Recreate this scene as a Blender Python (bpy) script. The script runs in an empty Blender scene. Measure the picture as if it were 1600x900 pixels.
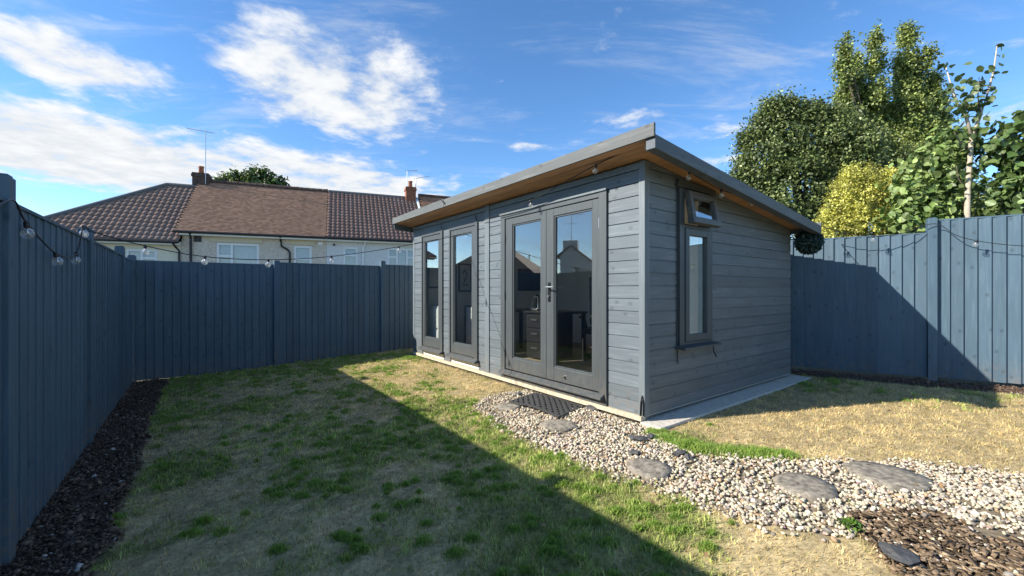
import bpy, bmesh, math, random
import numpy as np
from mathutils import Vector, Matrix
rng = np.random.default_rng(7)
random.seed(7)
scene = bpy.context.scene
C = scene.collection

# ------------------------------------------------------------------ camera
F, CX, CY, CAMZ = 655.0, 800.0, 453.5, 1.15          # pixels of the 1600 x 900 photograph
cam = bpy.data.objects.new('camera', bpy.data.cameras.new('camera'))
C.objects.link(cam)
cam.location = (0, 0, CAMZ)
cam.rotation_euler = (math.radians(90), 0, 0)
cam.data.sensor_width = 36.0
cam.data.lens = 36.0 * F / 1600.0
cam.data.shift_y = (CY - 450.0) / 1600.0
cam.data.clip_start = 0.05
cam.data.clip_end = 2000.0
scene.camera = cam
scene.render.resolution_x, scene.render.resolution_y = 1024, 576

# ------------------------------------------------------------------ light
SUN_EL = math.radians(31.5)
SUN_H = Vector((-0.970, -0.242, 0)).normalized()      # horizontal direction towards the sun
to_sun = Vector((SUN_H.x * math.cos(SUN_EL), SUN_H.y * math.cos(SUN_EL), math.sin(SUN_EL)))
sun = bpy.data.objects.new('sun', bpy.data.lights.new('sun', 'SUN'))
C.objects.link(sun)
sun.data.energy = 2.0
sun.data.angle = math.radians(0.5)
sun.data.color = (1.0, 0.93, 0.82)
sun.rotation_euler = to_sun.to_track_quat('Z', 'Y').to_euler()
sun.location = to_sun * 60

world = bpy.data.worlds.new('World')
scene.world = world
world.use_nodes = True
SKY_STRENGTH = 0.15
def build_world():
    nt = world.node_tree
    nt.nodes.clear()
    N, L = nt.nodes.new, nt.links.new
    out = N('ShaderNodeOutputWorld'); bg = N('ShaderNodeBackground')
    bg.inputs['Strength'].default_value = SKY_STRENGTH
    L(bg.outputs[0], out.inputs['Surface'])
    sky = N('ShaderNodeTexSky'); sky.sky_type = 'NISHITA'; sky.sun_disc = False
    sky.sun_elevation = SUN_EL
    sky.sun_rotation = math.atan2(SUN_H.x, SUN_H.y)
    sky.air_density = 0.85; sky.dust_density = 0.0; sky.ozone_density = 3.0
    tc = N('ShaderNodeTexCoord')
    sep = N('ShaderNodeSeparateXYZ'); L(tc.outputs['Generated'], sep.inputs[0])
    def math_(op, a, b=None, clamp=False):
        n = N('ShaderNodeMath'); n.operation = op; n.use_clamp = clamp
        for i, v in enumerate((a, b)):
            if v is None: continue
            if isinstance(v, (int, float)): n.inputs[i].default_value = v
            else: L(v, n.inputs[i])
        return n.outputs[0]
    # clouds lie on a flat layer overhead: project the direction onto it
    dz = math_('ADD', math_('MAXIMUM', sep.outputs['Z'], 0.0), 0.08)
    qx, qy = math_('DIVIDE', sep.outputs['X'], dz), math_('DIVIDE', sep.outputs['Y'], dz)
    comb = N('ShaderNodeCombineXYZ'); L(qx, comb.inputs[0]); L(qy, comb.inputs[1])
    q = comb.outputs[0]
    def noise(scale, detail, rough, warp=0.0, off=(0, 0, 0), sc=(1, 1, 1)):
        m = N('ShaderNodeMapping'); L(q, m.inputs['Vector'])
        m.inputs['Location'].default_value = off; m.inputs['Scale'].default_value = sc
        n = N('ShaderNodeTexNoise'); L(m.outputs[0], n.inputs['Vector'])
        n.inputs['Scale'].default_value = scale; n.inputs['Detail'].default_value = detail
        n.inputs['Roughness'].default_value = rough; n.inputs['Distortion'].default_value = warp
        return n.outputs['Fac']
    fine = noise(4.2, 10, 0.60, 0.1, (3.1, 1.7, 0))
    broad = noise(0.55, 3, 0.5, 0.0, (11.3, 4.2, 0))
    wisp = noise(1.3, 8, 0.66, 0.6, (1.0, 7.0, 0), (1.0, 2.6, 1))
    def q_of(px, py):
        v = Vector(((px - CX) / F, 1.0, (CY - py) / F)).normalized()
        return Vector((v.x, v.y)) / (max(v.z, 0) + 0.08)
    # cloud bodies: (two ends of the long axis in the photograph, width ratio, weight)
    bodies = [((425, 10), (575, 220), 0.90, 0.68), ((510, 40), (655, 185), 0.75, 0.46), ((440, -60), (600, 30), 0.5, 0.35),
              ((-90, 45), (275, 145), 0.85, 0.66), ((-200, 215), (380, 270), 0.95, 0.90), ((60, 235), (720, 312), 0.50, 0.74),
              ((-80, 130), (110, 160), 0.22, 0.30), ((750, 235), (880, 228), 0.30, 0.40), ((930, 195), (1060, 185), 0.45, 0.36),
              ((720, 275), (820, 270), 0.30, 0.30), ((1060, 220), (1200, 190), 0.5, 0.34), ((1440, 90), (1640, 60), 0.35, 0.34),
              ((1480, 200), (1680, 150), 0.6, 0.42), ((1040, 260), (1180, 250), 0.5, 0.36)]
    total = None
    for a, b, ratio, w in bodies:
        A, B = q_of(*a), q_of(*b)
        mid, d = (A + B) / 2, (B - A)
        m = N('ShaderNodeMapping'); m.vector_type = 'TEXTURE'; L(q, m.inputs['Vector'])
        m.inputs['Location'].default_value = (mid.x, mid.y, 0)
        m.inputs['Rotation'].default_value = (0, 0, math.atan2(d.y, d.x))
        r = d.length * 0.62
        m.inputs['Scale'].default_value = (r, r * ratio, 1)
        ln = N('ShaderNodeVectorMath'); ln.operation = 'LENGTH'; L(m.outputs[0], ln.inputs[0])
        mr = N('ShaderNodeMapRange'); mr.interpolation_type = 'SMOOTHSTEP'
        L(ln.outputs['Value'], mr.inputs['Value'])
        mr.inputs['From Min'].default_value = 0.35; mr.inputs['From Max'].default_value = 1.15
        mr.inputs['To Min'].default_value = w; mr.inputs['To Max'].default_value = 0.0
        total = mr.outputs[0] if total is None else math_('MAXIMUM', total, mr.outputs[0])
    # the same broken cloud goes on all over the sky
    base = math_('MULTIPLY', math_('SUBTRACT', broad, 0.42), 1.6)
    ease = N('ShaderNodeMapRange'); ease.interpolation_type = 'SMOOTHSTEP'; L(sep.outputs['Y'], ease.inputs['Value'])
    ease.inputs['From Min'].default_value = 0.0; ease.inputs['From Max'].default_value = 0.5; ease.inputs['To Min'].default_value = 1.0; ease.inputs['To Max'].default_value = 0.0
    back = math_('MULTIPLY', math_('MAXIMUM', base, 0.0), ease.outputs[0])
    total = math_('MAXIMUM', total, back)
    dens = math_('ADD', math_('MULTIPLY', math_('SUBTRACT', fine, 0.5), 1.9), total)
    thick = N('ShaderNodeMapRange'); thick.interpolation_type = 'SMOOTHSTEP'; L(dens, thick.inputs['Value'])
    thick.inputs['From Min'].default_value = 0.20; thick.inputs['From Max'].default_value = 0.78
    veil = N('ShaderNodeMapRange'); veil.interpolation_type = 'SMOOTHSTEP'; L(wisp, veil.inputs['Value'])
    veil.inputs['From Min'].default_value = 0.46; veil.inputs['From Max'].default_value = 0.85
    veil.inputs['To Max'].default_value = 0.55
    cover = math_('MAXIMUM', thick.outputs[0], veil.outputs[0], True)
    fade = N('ShaderNodeMapRange'); L(sep.outputs['Z'], fade.inputs['Value'])
    fade.inputs['From Min'].default_value = 0.0; fade.inputs['From Max'].default_value = 0.12
    cover = math_('MULTIPLY', cover, fade.outputs[0])
    shade = N('ShaderNodeMapRange'); L(fine, shade.inputs['Value'])
    shade.inputs['From Min'].default_value = 0.42; shade.inputs['From Max'].default_value = 0.75
    cc = N('ShaderNodeMix'); cc.data_type = 'RGBA'; L(shade.outputs[0], cc.inputs['Factor'])
    cc.inputs[6].default_value = (1.12, 1.18, 1.25, 1); cc.inputs[7].default_value = (1.50, 1.51, 1.52, 1)
    mix = N('ShaderNodeMix'); mix.data_type = 'RGBA'
    hs = N('ShaderNodeHueSaturation'); hs.inputs['Saturation'].default_value = 1.16; hs.inputs['Value'].default_value = 0.35
    L(sky.outputs[0], hs.inputs['Color'])
    L(cover, mix.inputs['Factor']); L(hs.outputs[0], mix.inputs[6]); L(cc.outputs[2], mix.inputs[7])
    L(mix.outputs[2], bg.inputs['Color'])
build_world()

vs = scene.view_settings
vs.view_transform = 'Standard'; vs.look = 'None'; vs.exposure = 2.25; vs.gamma = 1.0; vs.use_curve_mapping = False
cy = scene.cycles
cy.use_denoising = True
try: cy.denoiser = 'OPENIMAGEDENOISE'
except Exception: pass
cy.max_bounces = 8; cy.diffuse_bounces = 3; cy.glossy_bounces = 4; cy.transmission_bounces = 6; cy.transparent_max_bounces = 16
cy.caustics_reflective = True; cy.caustics_refractive = False
cy.blur_glossy = 0.6
cy.sample_clamp_indirect = 4.0

# ------------------------------------------------------------------ helpers
class MB:
    """collects polygons, then links them as ONE mesh object"""
    def __init__(s): s.v, s.f = [], []
    def add(s, verts, faces):
        n = len(s.v); s.v += [tuple(v) for v in verts]; s.f += [tuple(i + n for i in f) for f in faces]; return s
    def box(s, x0, x1, y0, y1, z0, z1):
        v = [(x, y, z) for z in (z0, z1) for y in (y0, y1) for x in (x0, x1)]
        return s.add(v, [(0, 2, 3, 1), (4, 5, 7, 6), (0, 1, 5, 4), (2, 6, 7, 3), (0, 4, 6, 2), (1, 3, 7, 5)])
    def prism(s, poly, ext):
        """poly: list of 3-D points (planar), ext: extrusion vector"""
        n = len(poly); e = Vector(ext)
        a = [Vector(p) for p in poly]; b = [p + e for p in a]
        return s.add(a + b, [tuple(range(n))[::-1], tuple(range(n, 2 * n))] + [(i, (i + 1) % n, n + (i + 1) % n, n + i) for i in range(n)])
    def tube(s, pts, r, n=8, caps=True):
        pts = [Vector(p) for p in pts]
        rs = r if isinstance(r, (list, tuple)) else [r] * len(pts)
        rings, up = [], Vector((0, 0, 1))
        for i, p in enumerate(pts):
            t = (pts[min(i + 1, len(pts) - 1)] - pts[max(i - 1, 0)]).normalized()
            a = t.cross(up) if abs(t.dot(up)) < 0.95 else t.cross(Vector((1, 0, 0)))
            a.normalize(); b = t.cross(a)
            rings.append([p + (a * math.cos(2 * math.pi * k / n) + b * math.sin(2 * math.pi * k / n)) * rs[i] for k in range(n)])
        v = [x for ring in rings for x in ring]
        f = [(i * n + k, i * n + (k + 1) % n, (i + 1) * n + (k + 1) % n, (i + 1) * n + k) for i in range(len(pts) - 1) for k in range(n)]
        if caps: f += [tuple(range(n))[::-1], tuple((len(pts) - 1) * n + k for k in range(n))]
        return s.add(v, f)
    def lathe(s, prof, n=12, c=(0, 0, 0)):
        v = [(c[0] + r * math.cos(2 * math.pi * k / n), c[1] + r * math.sin(2 * math.pi * k / n), c[2] + z) for r, z in prof for k in range(n)]
        f = [(i * n + k, i * n + (k + 1) % n, (i + 1) * n + (k + 1) % n, (i + 1) * n + k) for i in range(len(prof) - 1) for k in range(n)]
        f += [tuple(range(n))[::-1], tuple((len(prof) - 1) * n + k for k in range(n))]
        return s.add(v, f)
    def mesh(s, name, mat=None, smooth=False):
        me = bpy.data.meshes.new(name); me.from_pydata(s.v, [], s.f); me.update()
        bm = bmesh.new(); bm.from_mesh(me); bmesh.ops.recalc_face_normals(bm, faces=bm.faces); bm.to_mesh(me); bm.free()
        if mat: me.materials.append(mat)
        if smooth: me.polygons.foreach_set('use_smooth', [True] * len(me.polygons))
        return me
    def build(s, name, mat, parent=None, smooth=False, bevel=0.0):
        o = link(name, s.mesh(name, mat, smooth), parent)
        if bevel:
            b = o.modifiers.new('bevel', 'BEVEL'); b.width = bevel; b.segments = 2; b.limit_method = 'ANGLE'
        return o
def link(name, me, parent=None):
    o = bpy.data.objects.new(name, me); C.objects.link(o)
    if parent is not None: o.parent = parent
    return o
def np_mesh(name, verts, tris, mat, parent=None, col=None, smooth=False, quads=False):
    verts = np.asarray(verts, np.float32); tris = np.asarray(tris, np.int32); k = tris.shape[1]
    me = bpy.data.meshes.new(name)
    me.vertices.add(len(verts)); me.vertices.foreach_set('co', verts.ravel())
    me.loops.add(tris.size); me.loops.foreach_set('vertex_index', tris.ravel())
    me.polygons.add(len(tris)); me.polygons.foreach_set('loop_start', np.arange(0, tris.size, k, dtype=np.int32))
    if smooth: me.polygons.foreach_set('use_smooth', np.ones(len(tris), bool))
    me.update(calc_edges=True)
    if col is not None:
        a = me.color_attributes.new('Col', 'FLOAT_COLOR', 'POINT')
        c4 = np.ones((len(verts), 4), np.float32); c4[:, :3] = col
        a.data.foreach_set('color', c4.ravel())
    me.materials.append(mat)
    return link(name, me, parent)
def tag(o, label=None, cat=None, group=None, kind=None):
    if label: o['label'] = label
    if cat: o['category'] = cat
    if group: o['group'] = group
    if kind: o['kind'] = kind
    return o
def empty(name, loc, rz=0.0):
    o = bpy.data.objects.new(name, None); C.objects.link(o); o.location = loc; o.rotation_euler = (0, 0, rz)
    o.empty_display_size = 0.2; return o

# smooth value noise for numpy placement
class VNoise:
    def __init__(s, seed): s.t = np.random.default_rng(seed).random((256, 256))
    def __call__(s, x, y):
        x, y = np.asarray(x, float), np.asarray(y, float)
        xi, yi = np.floor(x).astype(int), np.floor(y).astype(int); fx, fy = x - xi, y - yi
        fx, fy = fx * fx * (3 - 2 * fx), fy * fy * (3 - 2 * fy)
        g = lambda a, b: s.t[a % 256, b % 256]
        return (g(xi, yi) * (1 - fx) + g(xi + 1, yi) * fx) * (1 - fy) + (g(xi, yi + 1) * (1 - fx) + g(xi + 1, yi + 1) * fx) * fy
def fbm(n, x, y, octs=4):
    r, a, t = 0, 1.0, 0
    for k in range(octs): r = r + a * n(x * 2 ** k + 17 * k, y * 2 ** k + 5 * k); t += a; a *= 0.5
    return r / t
N1, N2, N3 = VNoise(1), VNoise(2), VNoise(3)

# ------------------------------------------------------------------ the place: frames and ground height
D1 = Vector((-0.6, 0.8, 0)); D2 = Vector((0.8, 0.6, 0))       # along the shed front / into the shed
C0 = Vector((1.199, 3.795, 0))                                # near corner of the shed at floor level
SHED_RZ = math.atan2(0.6, 0.8)
def shed_to_world(x, y, z=0.0): return C0 + D2 * x + D1 * y + Vector((0, 0, z))
def ps(x, y): return 0.8 * x + 0.6 * y, -0.6 * x + 0.8 * y      # p across the garden, s along the left fence
def gz(x, y):
    p, s = ps(np.asarray(x, float), np.asarray(y, float))
    z = np.interp(p, [-6, -0.8, 0.6, 2.9, 3.4, 7.0, 9], [-0.20, -0.20, -0.15, -0.060, -0.055, -0.048, -0.02])
    return z + 0.012 * (fbm(N3, np.asarray(x) * 1.3, np.asarray(y) * 1.3, 3) - 0.5)
def ground_at(px, py):
    """point of the lawn that the photograph shows at this pixel"""
    u, w = (px - CX) / F, (py - CY) / F
    z = -0.08
    for _ in range(12):
        Y = (CAMZ - z) / w; z = float(gz(u * Y, Y))
    return Vector((u * Y, Y, z))
def at_depth(px, py, Y): return Vector(((px - CX) / F * Y, Y, CAMZ + (CY - py) / F * Y))
def in_poly(poly, x, y):
    x, y = np.asarray(x), np.asarray(y); r = np.zeros(x.shape, bool); n = len(poly)
    for i in range(n):
        (x1, y1), (x2, y2) = poly[i], poly[(i + 1) % n]
        c = (y1 > y) != (y2 > y)
        with np.errstate(divide='ignore', invalid='ignore'):
            r ^= c & (x < (x2 - x1) * (y - y1) / (y2 - y1 + 1e-12) + x1)
    return r
# right fence
RF = Vector((5.45, 5.45, 0)); RFD = Vector((0.83, -0.555, 0)).normalized(); RFN = Vector((0.555, 0.83, 0)).normalized()
gravel_px = [(735, 637), (760, 622), (800, 612), (850, 612), (905, 634), (960, 648), (1003, 662), (1012, 674), (1040, 692), (1090, 711),
             (1180, 717), (1300, 722), (1430, 722), (1600, 742), (1760, 765), (1800, 880), (1600, 858), (1500, 850), (1440, 850), (1390, 842),
             (1330, 838), (1280, 834), (1200, 822), (1110, 795), (1040, 772), (960, 745), (900, 722), (850, 700), (790, 672)]
mulch_px = [(1330, 815), (1400, 800), (1470, 812), (1540, 838), (1620, 850), (1800, 885), (1800, 1020), (1430, 1020), (1420, 915), (1360, 862)]
GRAVEL = [tuple(ground_at(*p)[:2]) for p in gravel_px]
MULCH = [tuple(ground_at(*p)[:2]) for p in mulch_px]
def jitter(x, y, a=0.10):
    return x + a * (fbm(N1, x * 4 + 9, y * 4) - 0.5) * 2, y + a * (fbm(N2, x * 4, y * 4 + 3) - 0.5) * 2
def zone(x, y):
    """0 lawn, 1 gravel, 2 mulch, 3 soil bed, 4 built over / outside"""
    x, y = np.asarray(x, float), np.asarray(y, float)
    jx, jy = jitter(x, y, 0.07); p, s = ps(jx, jy); pe, se = ps(x, y)
    r = np.zeros(x.shape, int)
    r[in_poly(GRAVEL, jx, jy)] = 1
    r[in_poly(MULCH, jx, jy)] = 2
    dr = (jx - RF.x) * RFN.x + (jy - RF.y) * RFN.y
    r[(p < -0.37) | (dr > -0.42)] = 3
    lx = (x - C0.x) * 0.8 + (y - C0.y) * 0.6; ly = -(x - C0.x) * 0.6 + (y - C0.y) * 0.8
    r[(lx > -0.07) & (lx < 3.45) & (ly > -0.225) & (ly < 5.15)] = 4
    dre = (x - RF.x) * RFN.x + (y - RF.y) * RFN.y
    r[(pe < -0.80) | (se > 8.14) | (dre > 0.03)] = 4
    return r
dry_sunband_blobs = [(670, 575, .9, .5), (760, 600, .7, .5), (860, 625, .5, .5), (1150, 650, 1.0, .35), (1350, 660, 1.2, .4), (1520, 690, 1.0, .4), (1250, 690, .5, .2),
             (370, 615, .5, .32), (470, 600, .5, .3), (300, 690, .35, .36), (410, 665, .4, .34), (520, 640, .4, .3), (250, 800, .25, .4), (330, 770, .3, .4), (450, 715, .3, .32),  # straw on the shaded lawn paints in sun bands reflected off the glazing
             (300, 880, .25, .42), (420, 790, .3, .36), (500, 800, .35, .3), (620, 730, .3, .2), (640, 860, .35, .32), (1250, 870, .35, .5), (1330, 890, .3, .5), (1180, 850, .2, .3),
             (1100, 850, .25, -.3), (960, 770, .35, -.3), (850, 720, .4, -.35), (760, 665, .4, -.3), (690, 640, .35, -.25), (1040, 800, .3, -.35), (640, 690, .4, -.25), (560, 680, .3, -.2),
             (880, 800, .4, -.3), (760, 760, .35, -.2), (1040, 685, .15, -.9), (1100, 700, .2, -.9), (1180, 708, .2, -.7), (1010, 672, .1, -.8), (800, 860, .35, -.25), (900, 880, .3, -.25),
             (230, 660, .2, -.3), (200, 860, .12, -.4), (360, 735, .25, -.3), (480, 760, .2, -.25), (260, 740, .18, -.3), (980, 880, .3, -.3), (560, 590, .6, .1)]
DRY_SUNBANDS = [(ground_at(a, b), r, w) for a, b, r, w in dry_sunband_blobs]
def dry_sunband(x, y):  # real dry patches, plus reflected sun bands painted as straw colour
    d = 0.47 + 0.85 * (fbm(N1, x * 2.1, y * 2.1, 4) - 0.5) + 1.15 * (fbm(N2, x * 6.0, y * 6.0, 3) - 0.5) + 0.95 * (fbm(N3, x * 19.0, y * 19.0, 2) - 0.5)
    for c, r, w in DRY_SUNBANDS:
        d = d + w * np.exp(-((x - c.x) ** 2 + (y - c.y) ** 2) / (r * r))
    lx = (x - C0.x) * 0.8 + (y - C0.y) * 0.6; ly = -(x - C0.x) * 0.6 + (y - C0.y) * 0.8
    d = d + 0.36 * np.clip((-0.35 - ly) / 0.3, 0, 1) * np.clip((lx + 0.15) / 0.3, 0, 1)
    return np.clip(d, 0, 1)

# ------------------------------------------------------------------ materials
def mat(name):
    m = bpy.data.materials.new(name); m.use_nodes = True
    nt = m.node_tree; b = nt.nodes['Principled BSDF']
    return m, nt, b
def setp(b, **k):
    names = dict(color='Base Color', rough='Roughness', spec='Specular IOR Level', metal='Metallic', trans='Transmission Weight', sub='Subsurface Weight', ior='IOR')
    for a, v in k.items():
        b.inputs[names[a]].default_value = (*v, 1) if a == 'color' else v
def noise_node(nt, scale, detail=4, rough=0.55, coord='Object', sc=(1, 1, 1), distort=0.0):
    tc = nt.nodes.new('ShaderNodeTexCoord'); mp = nt.nodes.new('ShaderNodeMapping'); mp.inputs['Scale'].default_value = sc
    if coord == 'World':
        g = nt.nodes.new('ShaderNodeNewGeometry'); nt.links.new(g.outputs['Position'], mp.inputs['Vector'])
    else: nt.links.new(tc.outputs[coord], mp.inputs['Vector'])
    n = nt.nodes.new('ShaderNodeTexNoise'); nt.links.new(mp.outputs[0], n.inputs['Vector'])
    n.inputs['Scale'].default_value = scale; n.inputs['Detail'].default_value = detail; n.inputs['Roughness'].default_value = rough
    n.inputs['Distortion'].default_value = distort
    return n
def ramp(nt, fac, stops):
    r = nt.nodes.new('ShaderNodeValToRGB'); nt.links.new(fac, r.inputs[0])
    while len(r.color_ramp.elements) < len(stops): r.color_ramp.elements.new(0.5)
    for e, (p, c) in zip(r.color_ramp.elements, stops): e.position = p; e.color = (*c, 1)
    return r
def mixc(nt, a, b, fac, mode='MIX'):
    m = nt.nodes.new('ShaderNodeMix'); m.data_type = 'RGBA'; m.blend_type = mode
    for sock, v in ((m.inputs['Factor'], fac), (m.inputs[6], a), (m.inputs[7], b)):
        if isinstance(v, (int, float)): sock.default_value = v
        elif isinstance(v, tuple): sock.default_value = (*v, 1)
        else: nt.links.new(v, sock)
    return m.outputs[2]
def bump(nt, b, height, strength=0.3, dist=0.01):
    n = nt.nodes.new('ShaderNodeBump'); n.inputs['Strength'].default_value = strength; n.inputs['Distance'].default_value = dist
    nt.links.new(height, n.inputs['Height']); nt.links.new(n.outputs[0], b.inputs['Normal'])
def vary(nt, col, amount):
    """each piece a little lighter or darker"""
    oi = nt.nodes.new('ShaderNodeObjectInfo'); mr = nt.nodes.new('ShaderNodeMapRange')
    nt.links.new(oi.outputs['Random'], mr.inputs['Value']); mr.inputs['To Min'].default_value = 1 - amount; mr.inputs['To Max'].default_value = 1 + amount
    h = nt.nodes.new('ShaderNodeHueSaturation'); nt.links.new(mr.outputs[0], h.inputs['Value'])
    if isinstance(col, tuple): h.inputs['Color'].default_value = (*col, 1)
    else: nt.links.new(col, h.inputs['Color'])
    return h.outputs[0]
def painted_wood(name, color, worn, axis, amount=0.12, rough=0.55, knots=True, spec=0.4, dirt=True):
    """painted timber: grain along one local axis ('x', 'y' or 'z'), knots showing through, thin worn streaks"""
    m, nt, b = mat(name)
    sc = {'x': (0.6, 9, 9), 'y': (9, 0.6, 9), 'z': (9, 9, 0.6)}[axis]
    oi = nt.nodes.new('ShaderNodeObjectInfo')
    tc = nt.nodes.new('ShaderNodeTexCoord')
    off = nt.nodes.new('ShaderNodeVectorMath'); off.operation = 'SCALE'; off.inputs[0].default_value = (37, 53, 71)
    nt.links.new(oi.outputs['Random'], off.inputs['Scale'])
    add = nt.nodes.new('ShaderNodeVectorMath'); nt.links.new(tc.outputs['Object'], add.inputs[0]); nt.links.new(off.outputs[0], add.inputs[1])
    def nz(scale, scl, detail=5, distort=0.0):
        mp = nt.nodes.new('ShaderNodeMapping'); mp.inputs['Scale'].default_value = scl; nt.links.new(add.outputs[0], mp.inputs['Vector'])
        n = nt.nodes.new('ShaderNodeTexNoise'); nt.links.new(mp.outputs[0], n.inputs['Vector'])
        n.inputs['Scale'].default_value = scale; n.inputs['Detail'].default_value = detail; n.inputs['Distortion'].default_value = distort
        return n.outputs['Fac']
    grain = nz(5.0, sc, 6, 0.4)
    r = ramp(nt, grain, [(0.30, tuple(c * 0.88 for c in color)), (0.55, color), (0.80, worn)])
    blot = nz(1.6, (1, 1, 1), 3)
    col = mixc(nt, r.outputs[0], tuple(c * 0.78 for c in color), ramp(nt, blot, [(0.48, (0, 0, 0)), (0.75, (0.6, 0.6, 0.6))]).outputs[0])
    h = grain
    if knots:
        sp = nt.nodes.new('ShaderNodeSeparateXYZ'); nt.links.new(add.outputs[0], sp.inputs[0]); cb = nt.nodes.new('ShaderNodeCombineXYZ')
        al, ac = {'x': ('X', 'Z'), 'y': ('Y', 'Z'), 'z': ('Z', 'X')}[axis]
        wob = nt.nodes.new('ShaderNodeMath'); wob.operation = 'MULTIPLY'; wob.inputs[1].default_value = 0.7; nt.links.new(sp.outputs[al], wob.inputs[0])
        nt.links.new(wob.outputs[0], cb.inputs[0]); nt.links.new(sp.outputs[ac], cb.inputs[1])
        v = nt.nodes.new('ShaderNodeTexVoronoi'); v.voronoi_dimensions = '2D'; v.inputs['Scale'].default_value = 6.5; nt.links.new(cb.outputs[0], v.inputs['Vector'])
        kr = ramp(nt, v.outputs['Distance'], [(0.055, (1, 1, 1)), (0.15, (0, 0, 0))])
        sc_ = nt.nodes.new('ShaderNodeSeparateColor'); nt.links.new(v.outputs['Color'], sc_.inputs[0])
        gt = nt.nodes.new('ShaderNodeMath'); gt.operation = 'GREATER_THAN'; gt.inputs[1].default_value = 0.52; nt.links.new(sc_.outputs[0], gt.inputs[0])
        km = nt.nodes.new('ShaderNodeMath'); km.operation = 'MULTIPLY'; nt.links.new(kr.outputs[0], km.inputs[0]); nt.links.new(gt.outputs[0], km.inputs[1])
        kf = nt.nodes.new('ShaderNodeMath'); kf.operation = 'MULTIPLY'; kf.inputs[1].default_value = 0.6; nt.links.new(km.outputs[0], kf.inputs[0])
        col = mixc(nt, col, tuple(c * 0.45 for c in color), kf.outputs[0])
    if dirt:
        sz = nt.nodes.new('ShaderNodeSeparateXYZ'); nt.links.new(tc.outputs['Object'], sz.inputs[0])
        hi = nt.nodes.new('ShaderNodeMapRange'); nt.links.new(sz.outputs['Z'], hi.inputs['Value'])
        hi.inputs['From Min'].default_value = 0.0; hi.inputs['From Max'].default_value = 0.32; hi.inputs['To Min'].default_value = 1.0; hi.inputs['To Max'].default_value = 0.0
        spl = noise_node(nt, 16, 5, 0.65, 'World'); sp2 = ramp(nt, spl.outputs['Fac'], [(0.40, (0, 0, 0)), (0.70, (1, 1, 1))])
        dm = nt.nodes.new('ShaderNodeMath'); dm.operation = 'MULTIPLY'; nt.links.new(hi.outputs[0], dm.inputs[0]); nt.links.new(sp2.outputs[0], dm.inputs[1])
        dk = nt.nodes.new('ShaderNodeMath'); dk.operation = 'MULTIPLY'; dk.inputs[1].default_value = 0.7; nt.links.new(dm.outputs[0], dk.inputs[0])
        col = mixc(nt, col, (0.17, 0.135, 0.10), dk.outputs[0])
    col = vary(nt, col, amount)
    nt.links.new(col, b.inputs['Base Color']); setp(b, rough=rough, spec=spec)
    bump(nt, b, h, 0.25, 0.004)
    return m
M = {}
M['clad_front'] = painted_wood('cladding_paint', (0.112, 0.136, 0.153), (0.176, 0.200, 0.216), 'y', 0.10)
M['clad_end'] = painted_wood('cladding_paint_end', (0.112, 0.136, 0.153), (0.176, 0.200, 0.216), 'x', 0.10)
M['trim'] = painted_wood('trim_paint', (0.130, 0.155, 0.170), (0.185, 0.210, 0.225), 'z', 0.06, knots=False)
M['joinery'] = painted_wood('joinery_paint', (0.062, 0.072, 0.076), (0.078, 0.088, 0.092), 'z', 0.04, 0.45, knots=False)
M['fascia'] = painted_wood('fascia_weathered', (0.104, 0.112, 0.112), (0.170, 0.176, 0.172), 'y', 0.05, 0.7, dirt=False)
M['side_beam'] = painted_wood('side_beam_paint', (0.078, 0.096, 0.110), (0.125, 0.145, 0.158), 'x', 0.05, 0.6, dirt=False)
M['fence'] = painted_wood('fence_paint', (0.062, 0.108, 0.148), (0.096, 0.142, 0.178), 'z', 0.10, 0.6)
M['fence_post'] = painted_wood('fence_post_paint', (0.060, 0.105, 0.144), (0.094, 0.138, 0.174), 'z', 0.06, 0.6)
def wood(name, a, bcol, axis):
    m, nt, b = mat(name)
    n = noise_node(nt, 4.0, 6, 0.6, 'Object', {'x': (0.5, 8, 8), 'y': (8, 0.5, 8), 'z': (8, 8, .5)}[axis], 0.5)
    r = ramp(nt, n.outputs['Fac'], [(0.3, a), (0.7, bcol)])
    nt.links.new(vary(nt, r.outputs[0], 0.15), b.inputs['Base Color']); setp(b, rough=0.6)
    return m
M['soffit'] = wood('soffit_timber', (0.32, 0.155, 0.07), (0.54, 0.31, 0.155), 'y')
M['floor'] = wood('laminate_floor', (0.30, 0.22, 0.14), (0.46, 0.36, 0.25), 'y')
def plain(name, color, rough=0.5, metal=0.0, nscale=0, amt=0.2, bstr=0.0, spec=0.5):
    m, nt, b = mat(name); setp(b, color=color, rough=rough, metal=metal, spec=spec)
    if nscale:
        n = noise_node(nt, nscale, 6, 0.6, 'World')
        r = ramp(nt, n.outputs['Fac'], [(0.3, tuple(c * (1 - amt) for c in color)), (0.7, tuple(min(1, c * (1 + amt)) for c in color))])
        nt.links.new(r.outputs[0], b.inputs['Base Color'])
        if bstr: bump(nt, b, n.outputs['Fac'], bstr, 0.01)
    return m
M['felt'] = plain('roof_felt', (0.06, 0.065, 0.07), 0.9, 0, 60, 0.3, 0.4)
M['concrete'] = plain('concrete', (0.52, 0.48, 0.41), 0.9, 0, 25, 0.25, 0.3)
M['black_metal'] = plain('black_metal', (0.02, 0.02, 0.022), 0.4, 0.6)
M['steel'] = plain('steel', (0.55, 0.55, 0.54), 0.3, 1.0)
M['rubber'] = plain('rubber', (0.035, 0.036, 0.036), 0.75, 0, 80, 0.35, 0.2)
M['slate'] = plain('slate', (0.075, 0.074, 0.072), 0.7, 0, 30, 0.45, 0.6)
M['stone'] = plain('stepping_stone', (0.215, 0.190, 0.150), 0.9, 0, 26, 0.65, 0.8)
M['cable'] = plain('cable_rubber', (0.015, 0.016, 0.018), 0.5)
M['wall_in'] = plain('interior_wall', (0.72, 0.70, 0.65), 0.85)
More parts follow.
